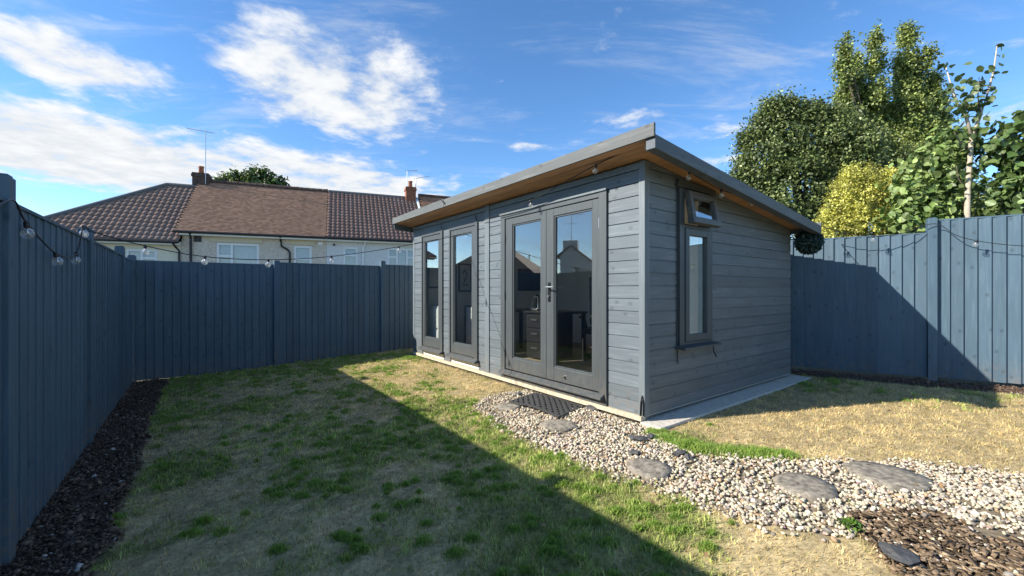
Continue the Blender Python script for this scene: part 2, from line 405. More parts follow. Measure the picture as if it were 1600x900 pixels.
M['black'] = plain('black_plastic', (0.012, 0.012, 0.013), 0.45)
M['white'] = plain('white_paint', (0.72, 0.72, 0.70), 0.5)
M['upvc'] = plain('white_upvc', (0.78, 0.79, 0.80), 0.35)
M['paper'] = plain('print_paper', (0.55, 0.54, 0.50), 0.7)
M['curtain'] = plain('curtain_cloth', (0.62, 0.60, 0.57), 0.9, 0, 9, 0.25)
def glass_mat(name, tint=(0.93, 0.96, 0.96), rough=0.0, ior=1.5, boost=1.0):
    m = bpy.data.materials.new(name); m.use_nodes = True; nt = m.node_tree; nt.nodes.clear()
    o = nt.nodes.new('ShaderNodeOutputMaterial'); t = nt.nodes.new('ShaderNodeBsdfTransparent'); g = nt.nodes.new('ShaderNodeBsdfGlossy')
    t.inputs[0].default_value = (*tint, 1); g.inputs['Roughness'].default_value = rough; g.inputs[0].default_value = (1, 1, 1, 1)
    fr = nt.nodes.new('ShaderNodeFresnel'); ge = nt.nodes.new('ShaderNodeNewGeometry'); mi = nt.nodes.new('ShaderNodeMapRange')
    nt.links.new(ge.outputs['Backfacing'], mi.inputs['Value']); mi.inputs['To Min'].default_value = ior; mi.inputs['To Max'].default_value = 1.0 / ior; nt.links.new(mi.outputs[0], fr.inputs['IOR'])
    k = nt.nodes.new('ShaderNodeMath'); k.operation = 'MULTIPLY'; k.inputs[1].default_value = boost; k.use_clamp = True
    nt.links.new(fr.outputs[0], k.inputs[0])
    mx = nt.nodes.new('ShaderNodeMixShader'); nt.links.new(k.outputs[0], mx.inputs[0]); nt.links.new(t.outputs[0], mx.inputs[1]); nt.links.new(g.outputs[0], mx.inputs[2])
    nt.links.new(mx.outputs[0], o.inputs[0]); return m
M['glass'] = glass_mat('window_glass', (0.95, 0.97, 0.965), 0.0, 1.5, 2.3)     # double glazing: four faces reflect
M['house_glass'] = glass_mat('house_glass', (0.85, 0.88, 0.9), 0.0, 1.5, 1.7)
def bulb_mat():
    m = glass_mat('bulb_glass', (0.95, 0.95, 0.94), 0.02, 1.5, 2.5); nt = m.node_tree
    d = nt.nodes.new('ShaderNodeBsdfTranslucent'); d.inputs[0].default_value = (0.85, 0.85, 0.83, 1); d2 = nt.nodes.new('ShaderNodeBsdfDiffuse'); d2.inputs[0].default_value = (0.85, 0.85, 0.83, 1)
    a = nt.nodes.new('ShaderNodeMixShader'); nt.links.new(d.outputs[0], a.inputs[1]); nt.links.new(d2.outputs[0], a.inputs[2])
    mx = nt.nodes.new('ShaderNodeMixShader'); mx.inputs[0].default_value = 0.14; o = next(n for n in nt.nodes if n.type == 'OUTPUT_MATERIAL'); src = o.inputs[0].links[0].from_socket
    nt.links.new(src, mx.inputs[1]); nt.links.new(a.outputs[0], mx.inputs[2]); nt.links.new(mx.outputs[0], o.inputs[0]); return m
M['bulb'] = bulb_mat()
def attr_mat(name, rough=0.7, trans=0.0, spec=0.3, nscale=0):
    m, nt, b = mat(name)
    a = nt.nodes.new('ShaderNodeAttribute'); a.attribute_name = 'Col'
    col = a.outputs['Color']
    if nscale:
        n = noise_node(nt, nscale, 4, 0.6, 'World')
        col = mixc(nt, col, ramp(nt, n.outputs['Fac'], [(0.3, (0.6, 0.6, 0.6)), (0.7, (1.25, 1.25, 1.25))]).outputs[0], 1.0, 'MULTIPLY')
        bump(nt, b, n.outputs['Fac'], 0.5, 0.01)
    nt.links.new(col, b.inputs['Base Color']); setp(b, rough=rough, spec=spec)
    if trans:
        t = nt.nodes.new('ShaderNodeBsdfTranslucent'); nt.links.new(col, t.inputs[0])
        mx = nt.nodes.new('ShaderNodeMixShader'); mx.inputs[0].default_value = trans
        o = nt.nodes['Material Output']; nt.links.new(b.outputs[0], mx.inputs[1]); nt.links.new(t.outputs[0], mx.inputs[2]); nt.links.new(mx.outputs[0], o.inputs[0])
    return m
M['grass'] = attr_mat('grass_blades', 0.6, 0.3)
M['leaf'] = attr_mat('leaves', 0.45, 0.28, 0.5)
M['gravel'] = attr_mat('gravel_stone', 0.8, 0, 0.3, 60)
M['soil'] = attr_mat('soil', 0.95, 0, 0.1, 45)
M['lawn'] = attr_mat('lawn_thatch', 0.95, 0, 0.1, 30)
M['bark'] = plain('bark', (0.12, 0.095, 0.07), 0.9, 0, 14, 0.4, 0.5)
M['pale_bark'] = plain('pale_bark', (0.42, 0.36, 0.27), 0.8, 0, 14, 0.3, 0.3)

# ------------------------------------------------------------------ ground
def build_ground():
    m, nt, b = mat('rough_ground'); n = noise_node(nt, 0.8, 6, 0.6, 'World')
    nt.links.new(ramp(nt, n.outputs['Fac'], [(0.3, (0.06, 0.07, 0.03)), (0.7, (0.14, 0.13, 0.07))]).outputs[0], b.inputs['Base Color']); setp(b, rough=0.95)
    tag(MB().add([(-600, -600, -0.6), (600, -600, -0.6), (600, 900, -0.6), (-600, 900, -0.6)], [(0, 1, 2, 3)]).build('ground', m), 'ground beyond the fences', kind='structure')
    xs, ys = np.arange(-7.0, 9.01, 0.05), np.arange(-3.0, 9.6, 0.05)
    X, Y = np.meshgrid(xs, ys); Z = gz(X, Y)
    zn = zone(X, Y); d = dry_sunband(X, Y)
    lump = fbm(N2, X * 14, Y * 14, 3) - 0.5
    p, s = ps(X, Y)
    Z = Z + np.where(zn == 3, 0.035 * lump + 0.015, np.where(zn == 2, 0.02 * lump, 0.006 * lump))
    green, straw = np.array([0.20, 0.21, 0.075]), np.array([0.44, 0.35, 0.19])
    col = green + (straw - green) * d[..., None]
    col[zn == 1] = (0.22, 0.18, 0.125); col[zn == 2] = (0.11, 0.08, 0.055); col[zn == 3] = (0.10, 0.073, 0.056); col[zn == 4] = (0.10, 0.09, 0.06)
    col = col * (0.62 + 0.80 * fbm(N3, X * 15, Y * 15, 2))[..., None]
    ny, nx = X.shape; idx = np.arange(nx * ny).reshape(ny, nx)
    q = np.stack([idx[:-1, :-1], idx[:-1, 1:], idx[1:, 1:], idx[1:, :-1]], -1).reshape(-1, 4)
    o = np_mesh('lawn', np.stack([X, Y, Z], -1).reshape(-1, 3), q, M['lawn'], None, col.reshape(-1, 3), True)
    tag(o, 'lawn with its gravel path and soil beds', kind='structure')
build_ground()

# ------------------------------------------------------------------ garden room (shed)
PITCH, SLOPE, ZC = 0.118, 0.106, 2.33
def roof_under(x): return ZC - SLOPE * x
SH = empty('garden_room', C0, SHED_RZ)
tag(SH, 'blue-grey timber garden room with sloping roof, double glazed doors and tall windows', 'garden room')
def board_front(mb, y0, y1, z0, z1, t=0.020):
    """shiplap board on the front wall (plane x = 0, outward -x); the top edge is scooped so a shadow line shows"""
    g = min(0.012, (z1 - z0) * 0.3)
    prof = [(0.0, z0), (-t, z0), (-t, z1 - g), (-t * 0.35, z1 - 0.002), (0.0, z1 - 0.002)]
    return mb.prism([(x, y0, z) for x, z in prof], (0, y1 - y0, 0))
def clip_under(poly):
    """keep the part of an x-z polygon that lies under the sloping roof"""
    out = []
    ins = lambda p: p[1] <= roof_under(p[0]) + 1e-6
    for i, a in enumerate(poly):
        b = poly[(i + 1) % len(poly)]
        if ins(a): out.append(a)
        if ins(a) != ins(b):
            fa, fb = a[1] - roof_under(a[0]), b[1] - roof_under(b[0]); k = fa / (fa - fb)
            out.append((a[0] + (b[0] - a[0]) * k, a[1] + (b[1] - a[1]) * k))
    return out
def build_shed():
    L, W = 5.02, 3.24
    # --- hidden structure that carries the boards and lines the room
    fw = MB()
    core = [(0.0, 0.405, 0, 2.32), (2.19, 2.77, 0, 2.32), (3.61, 3.84, 0, 2.32), (4.64, L, 0, 2.32), (0.405, 2.19, 2.13, 2.32), (2.77, 3.61, 2.13, 2.32), (3.84, 4.64, 2.13, 2.32),
            (0.405, 2.19, 0, 0.06), (2.77, 3.61, 0, 0.10), (3.84, 4.64, 0, 0.10)]
    for y0, y1, z0, z1 in core: fw.box(0.001, 0.09, y0, y1, z0, z1)
    front = fw.build('front_wall', M['wall_in'], SH)
    # front boards between the openings, each a piece of its own
    cols = [(0.045, 0.405), (2.19, 2.48), (2.59, 2.77), (3.61, 3.84), (4.64, 4.965)]
    tops = [(0.045, 2.48), (2.59, 4.965)]
    k = 0
    while 0.015 + k * PITCH < ZC - 0.02:
        z0, z1 = 0.015 + k * PITCH, min(0.015 + (k + 1) * PITCH, ZC - 0.004)
        if z0 > 2.12:
            for y0, y1 in tops: board_front(MB(), y0, y1, z0, z1).build('board', M['clad_front'], front)
        else:
            for y0, y1 in cols: board_front(MB(), y0, y1, z0, z1).build('board', M['clad_front'], front)
        k += 1
    # corner posts and the cover strip between the two bays
    for y0, y1, x1 in ((-0.022, 0.043, 0.045), (4.967, L + 0.022, 0.045)):
        MB().box(-0.026, x1, y0, y1, 0.0, ZC - 0.01).build('corner_post', M['trim'], SH, bevel=0.003)
    MB().box(-0.034, 0.0, 2.482, 2.588, 0.005, ZC - 0.006).build('cover_strip', M['trim'], SH, bevel=0.003)
    MB().box(-0.050, 0.02, 0.0, L, -0.030, 0.013).build('sill_plate', plain('pale_sill', (0.47, 0.41, 0.30), 0.85, 0, 18, 0.25, 0.2), SH)
    # --- end wall (plane y = 0, outward -y) with the tall window opening
    ew = MB()
    wx0, wx1, wz0, wz1 = 0.50, 1.115, 0.61, 2.15
    for poly in ([(0.09, 0), (wx0, 0), (wx0, 3), (0.09, 3)], [(wx1, 0), (W, 0), (W, 3), (wx1, 3)], [(wx0, 0), (wx1, 0), (wx1, wz0), (wx0, wz0)], [(wx0, wz1), (wx1, wz1), (wx1, 3), (wx0, 3)]):
        c = clip_under(poly)
        if len(c) > 2: ew.prism([(x, 0.001, z) for x, z in c], (0, 0.09, 0))
    end = ew.build('end_wall', M['wall_in'], SH)
    k = 0
    while 0.015 + k * PITCH < ZC - 0.02:
        z0, z1 = 0.015 + k * PITCH, 0.015 + (k + 1) * PITCH
        spans = [(0.046, wx0), (wx1, W)] if (z1 > wz0 + 0.01 and z0 < wz1 - 0.03) else [(0.046, W)]
        for x0, x1 in spans:
            c = clip_under([(x0, z0), (x1, z0), (x1, z1 - 0.003), (x0, z1 - 0.003)])
            if len(c) > 2 and max(p[1] for p in c) - z0 > 0.012:
                mb = MB().prism([(x, 0, z) for x, z in c], (0, -0.0135, 0))
                c2 = clip_under([(x0, z0), (x1, z0), (x1, z1 - 0.014), (x0, z1 - 0.014)])
                if len(c2) > 2: mb.prism([(x, -0.0135, z) for x, z in c2], (0, -0.0065, 0))
                mb.build('board', M['clad_end'], end)
        k += 1
    # the two walls behind
    bw = MB().box(W - 0.09, W, 0.09, L, 0, roof_under(W) - 0.005).build('back_wall', M['wall_in'], SH)
    c = clip_under([(0.09, 0), (W - 0.09, 0), (W - 0.09, 3), (0.09, 3)])
    MB().prism([(x, L - 0.09, z) for x, z in c], (0, 0.09, 0)).build('far_wall', M['wall_in'], SH)
    MB().box(0.09, W - 0.09, 0.09, L - 0.09, 0.0, 0.045).build('floor', M['floor'], SH)
    # --- roof
    x0, x1, y0, y1 = -0.35, W + 0.06, -0.35, 5.16
    rf = MB().prism([(x0, y0 + 0.09, roof_under(x0) + 0.022), (x1, y0 + 0.09, roof_under(x1) + 0.022), (x1, y0 + 0.09, roof_under(x1) + 0.075), (x0, y0 + 0.09, roof_under(x0) + 0.075)], (0, y1 - y0 - 0.09, 0))
    roof = rf.build('roof', M['felt'], SH)
    n = 0; x = x0
    while x < x1 - 0.02:
        xe = min(x + 0.112, x1)
        MB().prism([(x + 0.002, y0 + 0.091, roof_under(x) + 0.004), (xe, y0 + 0.091, roof_under(xe) + 0.004), (xe, y0 + 0.091, roof_under(xe) + 0.021), (x + 0.002, y0 + 0.091, roof_under(x) + 0.021)], (0, y1 - y0 - 0.095, 0)).build('soffit_board', M['soffit'], roof)
        x = xe
    MB().prism([(0.092, 0.092, roof_under(0.092) - 0.004), (W - 0.092, 0.092, roof_under(W - 0.092) - 0.004), (W - 0.092, 0.092, roof_under(W - 0.092) - 0.016), (0.092, 0.092, roof_under(0.092) - 0.016)], (0, L - 0.184, 0)).build('ceiling', M['wall_in'], SH)
    # front fascia in two lengths, the joint lifted a little
    zf = roof_under(x0)
    MB().box(x0 - 0.022, x0, y0 - 0.004, 3.16, zf - 0.004, zf + 0.104).build('fascia_board', M['fascia'], roof, bevel=0.003)
    MB().prism([(x0 - 0.024, 3.164, zf - 0.004), (x0 - 0.024, y1, zf - 0.004), (x0 - 0.024, y1, zf + 0.100), (x0 - 0.024, 3.164, zf + 0.112)], (0.022, 0, 0)).build('fascia_board', M['fascia'], roof)
    MB().tube([(x0 - 0.03, 3.10, zf + 0.02), (x0 - 0.05, 3.14, zf + 0.07), (x0 - 0.04, 3.20, zf + 0.10)], 0.006, 6).build('bracket', M['black_metal'], roof)
    # side beam along the end, hanging a little below the boards
    for yy0, yy1, nm in ((y0, y0 + 0.088, 'side_beam'), (y1 - 0.03, y1, 'side_beam')):
        MB().prism([(x0 + 0.002, yy0, roof_under(x0) + 0.018), (x1, yy0, roof_under(x1) + 0.018), (x1, yy0, roof_under(x1) - 0.092), (x0 + 0.002, yy0, roof_under(x0) - 0.092)], (0, yy1 - yy0, 0)).build(nm, M['side_beam'], roof, bevel=0.004)
    MB().box(x1, x1 + 0.02, y0, y1, roof_under(x1) - 0.06, roof_under(x1) + 0.06).build('back_fascia', M['side_beam'], roof)

    # --- glazed leaves
    def leaf(name, ya, yb, za, zb, ga, gb, gza, gzb, parent, label=None):
        """framed glazed leaf on the front: outer ya..yb, za..zb, glass ga..gb, gza..gzb"""
        d = MB(); xf, xb = -0.030, 0.030
        d.box(xf, xb, ya, ga, za, zb); d.box(xf, xb, gb, yb, za, zb)
        d.box(xf + 0.001, xb - 0.001, ga, gb, za, gza); d.box(xf + 0.001, xb - 0.001, ga, gb, gzb, zb)
        o = d.build(name, M['joinery'], parent, bevel=0.004)
        if label: o['label'] = label
        bead = MB(); e = 0.016
        for a in ((ga, ga + e, gza, gzb), (gb - e, gb, gza, gzb), (ga + e, gb - e, gza, gza + e), (ga + e, gb - e, gzb - e, gzb)): bead.box(-0.018, 0.016, *a)
        bead.build('glazing_bead', M['joinery'], o)
        MB().box(-0.004, 0.000, ga + 0.003, gb - 0.003, gza + 0.003, gzb - 0.003).build('pane', M['glass'], o)
        return o
    def frame(name, ya, yb, za, zb, inner):
        ia, ib, iz = inner; f = MB(); xf, xb = -0.045, 0.085
        f.box(xf, xb, ya, ia, za, zb); f.box(xf, xb, ib, yb, za, zb); f.box(xf + 0.002, xb - 0.002, ia, ib, iz, zb - 0.001)
        return f.build(name, M['joinery'], SH, bevel=0.003)
    # double doors
    fr = frame('door_frame', 0.405, 2.19, 0.016, 2.13, (0.503, 2.10, 2.075))
    MB().box(-0.040, 0.085, 0.503, 2.10, 0.016, 0.070).build('threshold', M['joinery'], fr)
    MB().prism([(-0.045, 0.43, 0.075), (-0.105, 0.43, 0.075), (-0.105, 0.43, 0.095), (-0.045, 0.43, 0.130)], (0, 1.73, 0)).build('weather_bar', M['joinery'], fr, bevel=0.003)
    MB().box(-0.060, -0.044, 0.40, 2.195, 2.128, 2.148).build('drip_strip', M['trim'], fr)
    r = leaf('door', 0.507, 1.302, 0.135, 2.07, 0.600, 1.178, 0.285, 1.985, SH, 'right leaf of the glazed double door, with the handle side at its left')
    l = leaf('door', 1.307, 2.096, 0.135, 2.07, 1.400, 1.957, 0.285, 1.985, SH, 'left leaf of the glazed double door')
    for d, y in ((r, 0.503), (l, 2.10)):
        for z in (0.34, 1.08, 1.82): MB().tube([(-0.038, y, z - 0.05), (-0.038, y, z + 0.05)], 0.008, 8).build('hinge', M['steel'] if y < 1 else M['black_metal'], d)
    h = MB().box(-0.040, -0.029, 1.228, 1.268, 1.02, 1.24).build('handle_plate', M['black_metal'], r, bevel=0.003)
    MB().tube([(-0.035, 1.248, 1.185), (-0.085, 1.248, 1.185), (-0.092, 1.235, 1.185), (-0.092, 1.12, 1.185)], 0.009, 8).build('handle', M['steel'], r)
    MB().tube([(-0.035, 1.248, 1.08), (-0.055, 1.248, 1.08)], 0.014, 10).build('key_cylinder', M['steel'], r)
    MB().tube([(-0.030, 1.0, 0.205), (-0.060, 1.0, 0.205)], 0.013, 8).build('door_stop', M['steel'], r)
    # two tall windows
    for (a, b, ga, gb) in ((2.77, 3.61, 2.945, 3.50), (3.84, 4.64, 4.005, 4.53)):
        fr = frame('window_frame', a, b, 0.10, 2.13, (a + 0.065, b - 0.035, 2.09))
        leaf('window', a + 0.068, b - 0.038, 0.175, 2.087, ga, gb, 0.325, 2.005, fr)
        MB().prism([(-0.045, a - 0.02, 0.105), (-0.105, a - 0.02, 0.105), (-0.105, a - 0.02, 0.125), (-0.045, a - 0.02, 0.160)], (0, b - a + 0.04, 0)).build('sill', M['joinery'], fr, bevel=0.003)
        MB().box(-0.040, 0.085, a + 0.065, b - 0.035, 0.10, 0.17).build('bottom_rail', M['joinery'], fr)
        MB().tube([(-0.030, a + 0.03, 2.15), (-0.062, a + 0.01, 2.19), (-0.066, a - 0.02, 2.215)], 0.006, 6).build('hook', M['black_metal'], fr)
    # --- end window: fixed light below, top-hung vent open above
    f = MB(); ya, yb = -0.046, 0.085
    f.box(wx0, wx0 + 0.085, ya, yb, wz0, wz1 + 0.0); f.box(wx1 - 0.055, wx1, ya, yb, wz0, wz1)
    f.box(wx0 + 0.085, wx1 - 0.055, ya + 0.001, yb - 0.001, wz1 - 0.05, wz1 - 0.001); f.box(wx0 + 0.085, wx1 - 0.055, ya + 0.001, yb, wz0, wz0 + 0.03)
    f.box(wx0 + 0.085, wx1 - 0.055, ya + 0.001, yb - 0.001, 1.765, 1.805)
    fr = f.build('window_frame', M['joinery'], SH, bevel=0.003); fr['label'] = 'tall end window frame with its small top vent propped open'
    MB().prism([(wx0 - 0.05, -0.02, wz1 + 0.002), (wx1 + 0.05, -0.02, wz1 + 0.002), (wx1 + 0.05, -0.02, wz1 + 0.055), (wx0 - 0.03, -0.02, wz1 + 0.075)], (0, -0.035, 0)).build('head_trim', M['joinery'], fr)
    MB().prism([(wx0 - 0.04, -0.02, wz0 - 0.03), (wx0 - 0.04, -0.125, wz0 - 0.035), (wx0 - 0.04, -0.125, wz0 - 0.012), (wx0 - 0.04, -0.02, wz0 + 0.004)], (wx1 - wx0 + 0.09, 0, 0)).build('sill', M['joinery'], fr, bevel=0.003)
    ca, cb, cz0, cz1 = wx0 + 0.088, wx1 - 0.058, wz0 + 0.033, 1.762
    s = MB(); e = 0.066
    s.box(ca, ca + e, -0.058, 0.0, cz0, cz1); s.box(cb - e, cb, -0.058, 0.0, cz0, cz1); s.box(ca + e, cb - e, -0.057, -0.001, cz0, cz0 + e); s.box(ca + e, cb - e, -0.057, -0.001, cz1 - e, cz1)
    sash = s.build('sash', M['joinery'], fr, bevel=0.004)
    MB().box(ca + e, cb - e, -0.030, -0.026, cz0 + e, cz1 - e).build('pane', M['glass'], sash if False else fr)
    vz0, vz1 = 1.80, 2.115; v = MB(); e = 0.055
    v.box(ca - 0.02, ca - 0.02 + e, -0.03, 0.03, -(vz1 - vz0), 0); v.box(cb + 0.02 - e, cb + 0.02, -0.03, 0.03, -(vz1 - vz0), 0)
    v.box(ca - 0.02 + e, cb + 0.02 - e, -0.029, 0.029, -e, -0.001); v.box(ca - 0.03, cb + 0.04, -0.036, 0.029, -(vz1 - vz0) - 0.005, -(vz1 - vz0) + e)
    vent = v.build('vent_sash', M['joinery'], fr, bevel=0.004); vent.location = (0, -0.075, vz1); vent.rotation_euler = (math.radians(-9), 0, 0)
    p = MB().box(ca - 0.02 + e, cb + 0.02 - e, -0.004, 0.0, -(vz1 - vz0) + e, -e).build('pane', M['glass'], fr); p.location = vent.location; p.rotation_euler = vent.rotation_euler
    MB().tube([(wx1 - 0.02, -0.06, wz0 - 0.03), (wx1 - 0.02, -0.07, wz0 - 0.10), (wx1 + 0.03, -0.07, wz0 - 0.16)], 0.007, 6).build('stay', M['black_metal'], fr)
    MB().tube([(wx0 - 0.02, -0.030, 2.20), (wx0 - 0.018, -0.034, 1.4), (wx0 - 0.02, -0.030, 0.62), (wx0 - 0.015, -0.034, 0.44)], 0.006, 6).build('cable', M['cable'], fr)
    MB().tube([(-0.036, 0.02, 0.015), (-0.036, 0.012, 0.14), (-0.036, 0.0, 0.20), (-0.036, -0.014, 0.13), (-0.036, -0.012, 0.02)], 0.006, 6).build('hook', M['black_metal'], SH)
    # concrete base
    sl = MB().box(-0.068, 3.42, -0.215, -0.002, -0.14, -0.030).box(0.0, 3.42, 0.0, 5.1, -0.14, -0.031).build('concrete_base', M['concrete'], None, bevel=0.006)
    sl.location = C0; sl.rotation_euler = (0, 0, SHED_RZ); tag(sl, 'concrete base showing as a strip along the end of the garden room', kind='structure')
build_shed()

# ------------------------------------------------------------------ things inside the garden room
def inside(name, label, cat, x, y, z=0.045, rz=0.0):
    p = shed_to_world(x, y, z); o = empty(name, p, SHED_RZ + rz); tag(o, label, cat); return o
def build_interior():
    t = inside('desk', 'dark desk with drawers seen through the left door leaf', 'desk', 1.35, 3.0)
    MB().box(-0.33, 0.33, -0.75, 0.95, 0.74, 0.775).build('desk_top', M['black'], t, bevel=0.003)
    for y in (-0.70, 0.90):
        for x in (-0.29, 0.29): MB().box(x - 0.025, x + 0.025, y - 0.025, y + 0.025, 0, 0.739).build('leg', M['black'], t)
    c = MB().box(-0.30, 0.30, -0.45, 0.0, 0.03, 0.735).build('drawer_unit', M['black'], t, bevel=0.004)
    for k in range(3):
        d = MB().box(-0.318, -0.301, -0.435, -0.015, 0.06 + k * 0.225, 0.265 + k * 0.225).build('drawer', M['black'], c, bevel=0.003)
        MB().box(-0.338, -0.319, -0.30, -0.15, 0.175 + k * 0.225, 0.20 + k * 0.225).build('handle', M['steel'], c)
    t = inside('coffee_machine', 'small black and steel machine standing on the desk', 'appliance', 1.25, 2.95, 0.821)
    MB().box(-0.10, 0.10, -0.09, 0.09, 0, 0.03).build('drip_tray', M['steel'], t, bevel=0.004)
    MB().box(0.02, 0.10, -0.09, 0.09, 0.03, 0.26).build('body', M['black'], t, bevel=0.01)
    MB().tube([(-0.07, -0.08, 0.03), (-0.07, -0.07, 0.22), (-0.07, 0.07, 0.22), (-0.07, 0.08, 0.03)], 0.011, 8).build('handle', M['steel'], t)
    t = inside('shelf_rack', 'narrow rack of steel canisters at the left edge of the doors', 'rack', 1.1, 3.72)
    for x, y in ((-0.15, -0.12), (0.15, -0.12), (-0.15, 0.12), (0.15, 0.12)): MB().box(x - 0.01, x + 0.01, y - 0.01, y + 0.01, 0, 0.70).build('leg', M['black'], t)
    for z in (0.08, 0.30, 0.52): MB().box(-0.16, 0.16, -0.13, 0.13, z, z + 0.012).build('shelf', M['black'], t)
    for z, cc in ((0.093, 0.06), (0.313, 0.07), (0.533, 0.055)):
        k = MB().lathe([(0.001, 0), (cc, 0.0), (cc, 0.15), (cc * 0.8, 0.17), (0.001, 0.17)], 14).build('canister', M['steel'], None, True)
        k.location = shed_to_world(1.06, 3.70, 0.045 + z); tag(k, {0.093: 'steel canister on the bottom shelf of the narrow rack', 0.313: 'steel canister on the middle shelf of the narrow rack', 0.533: 'steel canister on the top shelf of the narrow rack'}[z], 'canister')
    t = inside('office_chair', 'black high-backed office chair seen through the right door leaf', 'chair', 1.75, 2.05, 0.045, 0.5)
    MB().box(-0.25, 0.25, -0.25, 0.25, 0.44, 0.52).build('seat', M['black'], t, bevel=0.03)
    MB().prism([(0.20, -0.24, 0.55), (0.28, -0.24, 0.55), (0.38, -0.20, 1.32), (0.31, -0.20, 1.32)], (0, 0.46, 0)).build('backrest', M['black'], t, bevel=0.02)
    MB().tube([(0, 0, 0.09), (0, 0, 0.44)], 0.03, 10).build('gas_lift', M['black'], t)
    for k in range(5):
        a = k * 2 * math.pi / 5
        lg = MB().tube([(0, 0, 0.11), (0.30 * math.cos(a), 0.30 * math.sin(a), 0.07)], [0.03, 0.018], 8).build('leg', M['black'], t)
        MB().lathe([(0.001, 0), (0.022, 0.004), (0.028, 0.028), (0.022, 0.052), (0.001, 0.056)], 10, (0.30 * math.cos(a), 0.30 * math.sin(a), 0)).build('castor', M['black'], lg)
    for s in (-1, 1): MB().tube([(0.15, s * 0.25, 0.48), (0.12, s * 0.29, 0.68), (-0.12, s * 0.29, 0.69)], 0.02, 8).build('armrest', M['black'], t)
    def picture(x, y, z, w, h, label, stroke=False, paper='paper'):
        t = inside('framed_picture', label, 'picture', x, y, z)
        fr = MB()
        for a in ((-w / 2, -w / 2 + 0.03, -h / 2, h / 2), (w / 2 - 0.03, w / 2, -h / 2, h / 2), (-w / 2 + 0.03, w / 2 - 0.03, -h / 2, -h / 2 + 0.03), (-w / 2 + 0.03, w / 2 - 0.03, h / 2 - 0.03, h / 2)):
            fr.box(a[0], a[1], -0.025, 0, a[2], a[3])
        fr.build('frame', M['black'], t)
        MB().box(-w / 2 + 0.03, w / 2 - 0.03, -0.012, -0.002, -h / 2 + 0.03, h / 2 - 0.03).build('print', M[paper], t)
        if stroke: MB().tube([(-w * .18, -0.014, h * .14), (-w * .05, -0.014, h * .27), (w * .14, -0.014, h * .16), (-w * .02, -0.014, -h * .08), (-w * .18, -0.014, -h * .26), (w * .2, -0.014, -h * .26)], 0.012, 6).build('brush_stroke', M['black'], t)
    picture(2.66, 4.925, 1.38, 0.62, 0.48, 'dark framed picture on the far wall seen through the left door leaf', False, 'felt')
    picture(1.02, 4.925, 1.40, 0.30, 0.56, 'framed print with a dark curved stroke seen through the window beside the cover strip', True)
    picture(0.34, 4.925, 1.50, 0.26, 0.62, 'framed picture seen through the leftmost window')
    t = inside('cabinet', 'pale low cabinet behind the leftmost window', 'cabinet', 0.33, 4.62)
    MB().box(-0.16, 0.16, -0.28, 0.28, 0.0, 0.82).build('body', M['white'], t, bevel=0.004)
    for z in (0.06, 0.44): MB().box(-0.178, -0.161, -0.27, 0.27, z, z + 0.34).build('door', M['white'], t, bevel=0.003)
    t = inside('striped_curtain', 'pale striped cloth hanging low behind the window beside the cover strip', 'curtain', 0.75, 4.1)
    n = 40; v, f = [], []
    for i in range(n + 1):
        y = -0.32 + 0.64 * i / n; x = 0.03 * math.sin(i * 1.15)
        v += [(x, y, 0.02), (x, y, 0.80)]
        if i: f.append((2 * i - 2, 2 * i, 2 * i + 1, 2 * i - 1))
    o = MB().add(v, f).build('cloth', M['curtain'], t, True); o.modifiers.new('thickness', 'SOLIDIFY').thickness = 0.006
    MB().tube([(0, -0.36, 0.81), (0, 0.36, 0.81)], 0.012, 8).build('rail', M['black'], t)
    for y in (-0.35, 0.35): MB().box(-0.012, 0.012, y - 0.012, y + 0.012, 0, 0.80).build('leg', M['black'], t)
build_interior()

# ------------------------------------------------------------------ fences
def fence(name, label, p0, d, n, panels, posts, bw=0.107, thick=0.016, flip=False, proud=0.075):
    """p0 origin, d run direction, n direction the boards face. panels: (s0, s1, zb, zt); posts: (s, zb, zt)"""
    rz = math.atan2(d.y, d.x); root = empty(name, p0, rz); tag(root, label, 'fence')
    loc_n = 1 if (d.x * n.y - d.y * n.x) > 0 else -1          # +1: boards face local +y
    for s, zb, zt in posts:
        MB().box(s - 0.045, s + 0.045, -0.05 if loc_n > 0 else -proud, proud if loc_n > 0 else 0.05, zb, zt - 0.012).box(s - 0.036, s + 0.036, (-0.04 if loc_n > 0 else 0.008 - proud), (proud - 0.008 if loc_n > 0 else 0.04), zt - 0.012, zt).build('post', M['fence_post'], root, bevel=0.004)
    for s0, s1, zb, zt in panels:
        a, b = s0 + 0.047, s1 - 0.047; k = max(1, round((b - a) / bw)); w = (b - a) / k
        # one feather-edge board, shared by the whole panel
        mb = MB(); t0, t1 = thick * loc_n, 0.006 * loc_n
        e = 0.010
        prof = [(0.0, 0.0, 0), (w + e, -0.008 * loc_n, 0), (w + e, t1 - 0.004 * loc_n, 0), (0.004, t0, 0), (0.0, t0 - 0.003 * loc_n, 0)]
        if flip: prof = [(w - x, y_, 0) for x, y_, _ in prof][::-1]
        mb.prism(prof, (0, 0, zt - zb - 0.03))
        me = mb.mesh('board', M['fence'])
        for i in range(k):
            o = link('board', me, root); j = random.uniform(-1, 1)
            o.location = (a + i * w, 0.012 * loc_n + 0.0012 * j, zb + 0.02 + 0.004 * random.uniform(-1, 1)); o.rotation_euler = (0, 0, 0.006 * j)
        for z in (zb + 0.25, (zb + zt) / 2, zt - 0.25):
            MB().box(a, b, -0.045 if loc_n > 0 else 0.010, -0.010 if loc_n > 0 else 0.045, z - 0.035, z + 0.035).build('rail', M['fence'], root)
        MB().box(a, b, -0.030, 0.030, zt - 0.012, zt + 0.006).build('capping', M['fence'], root)
X0L = -0.96
LP = Vector((X0L + 0.6 * 0.576, -0.8 * 0.576, 0))            # point of the left fence line where s = 0
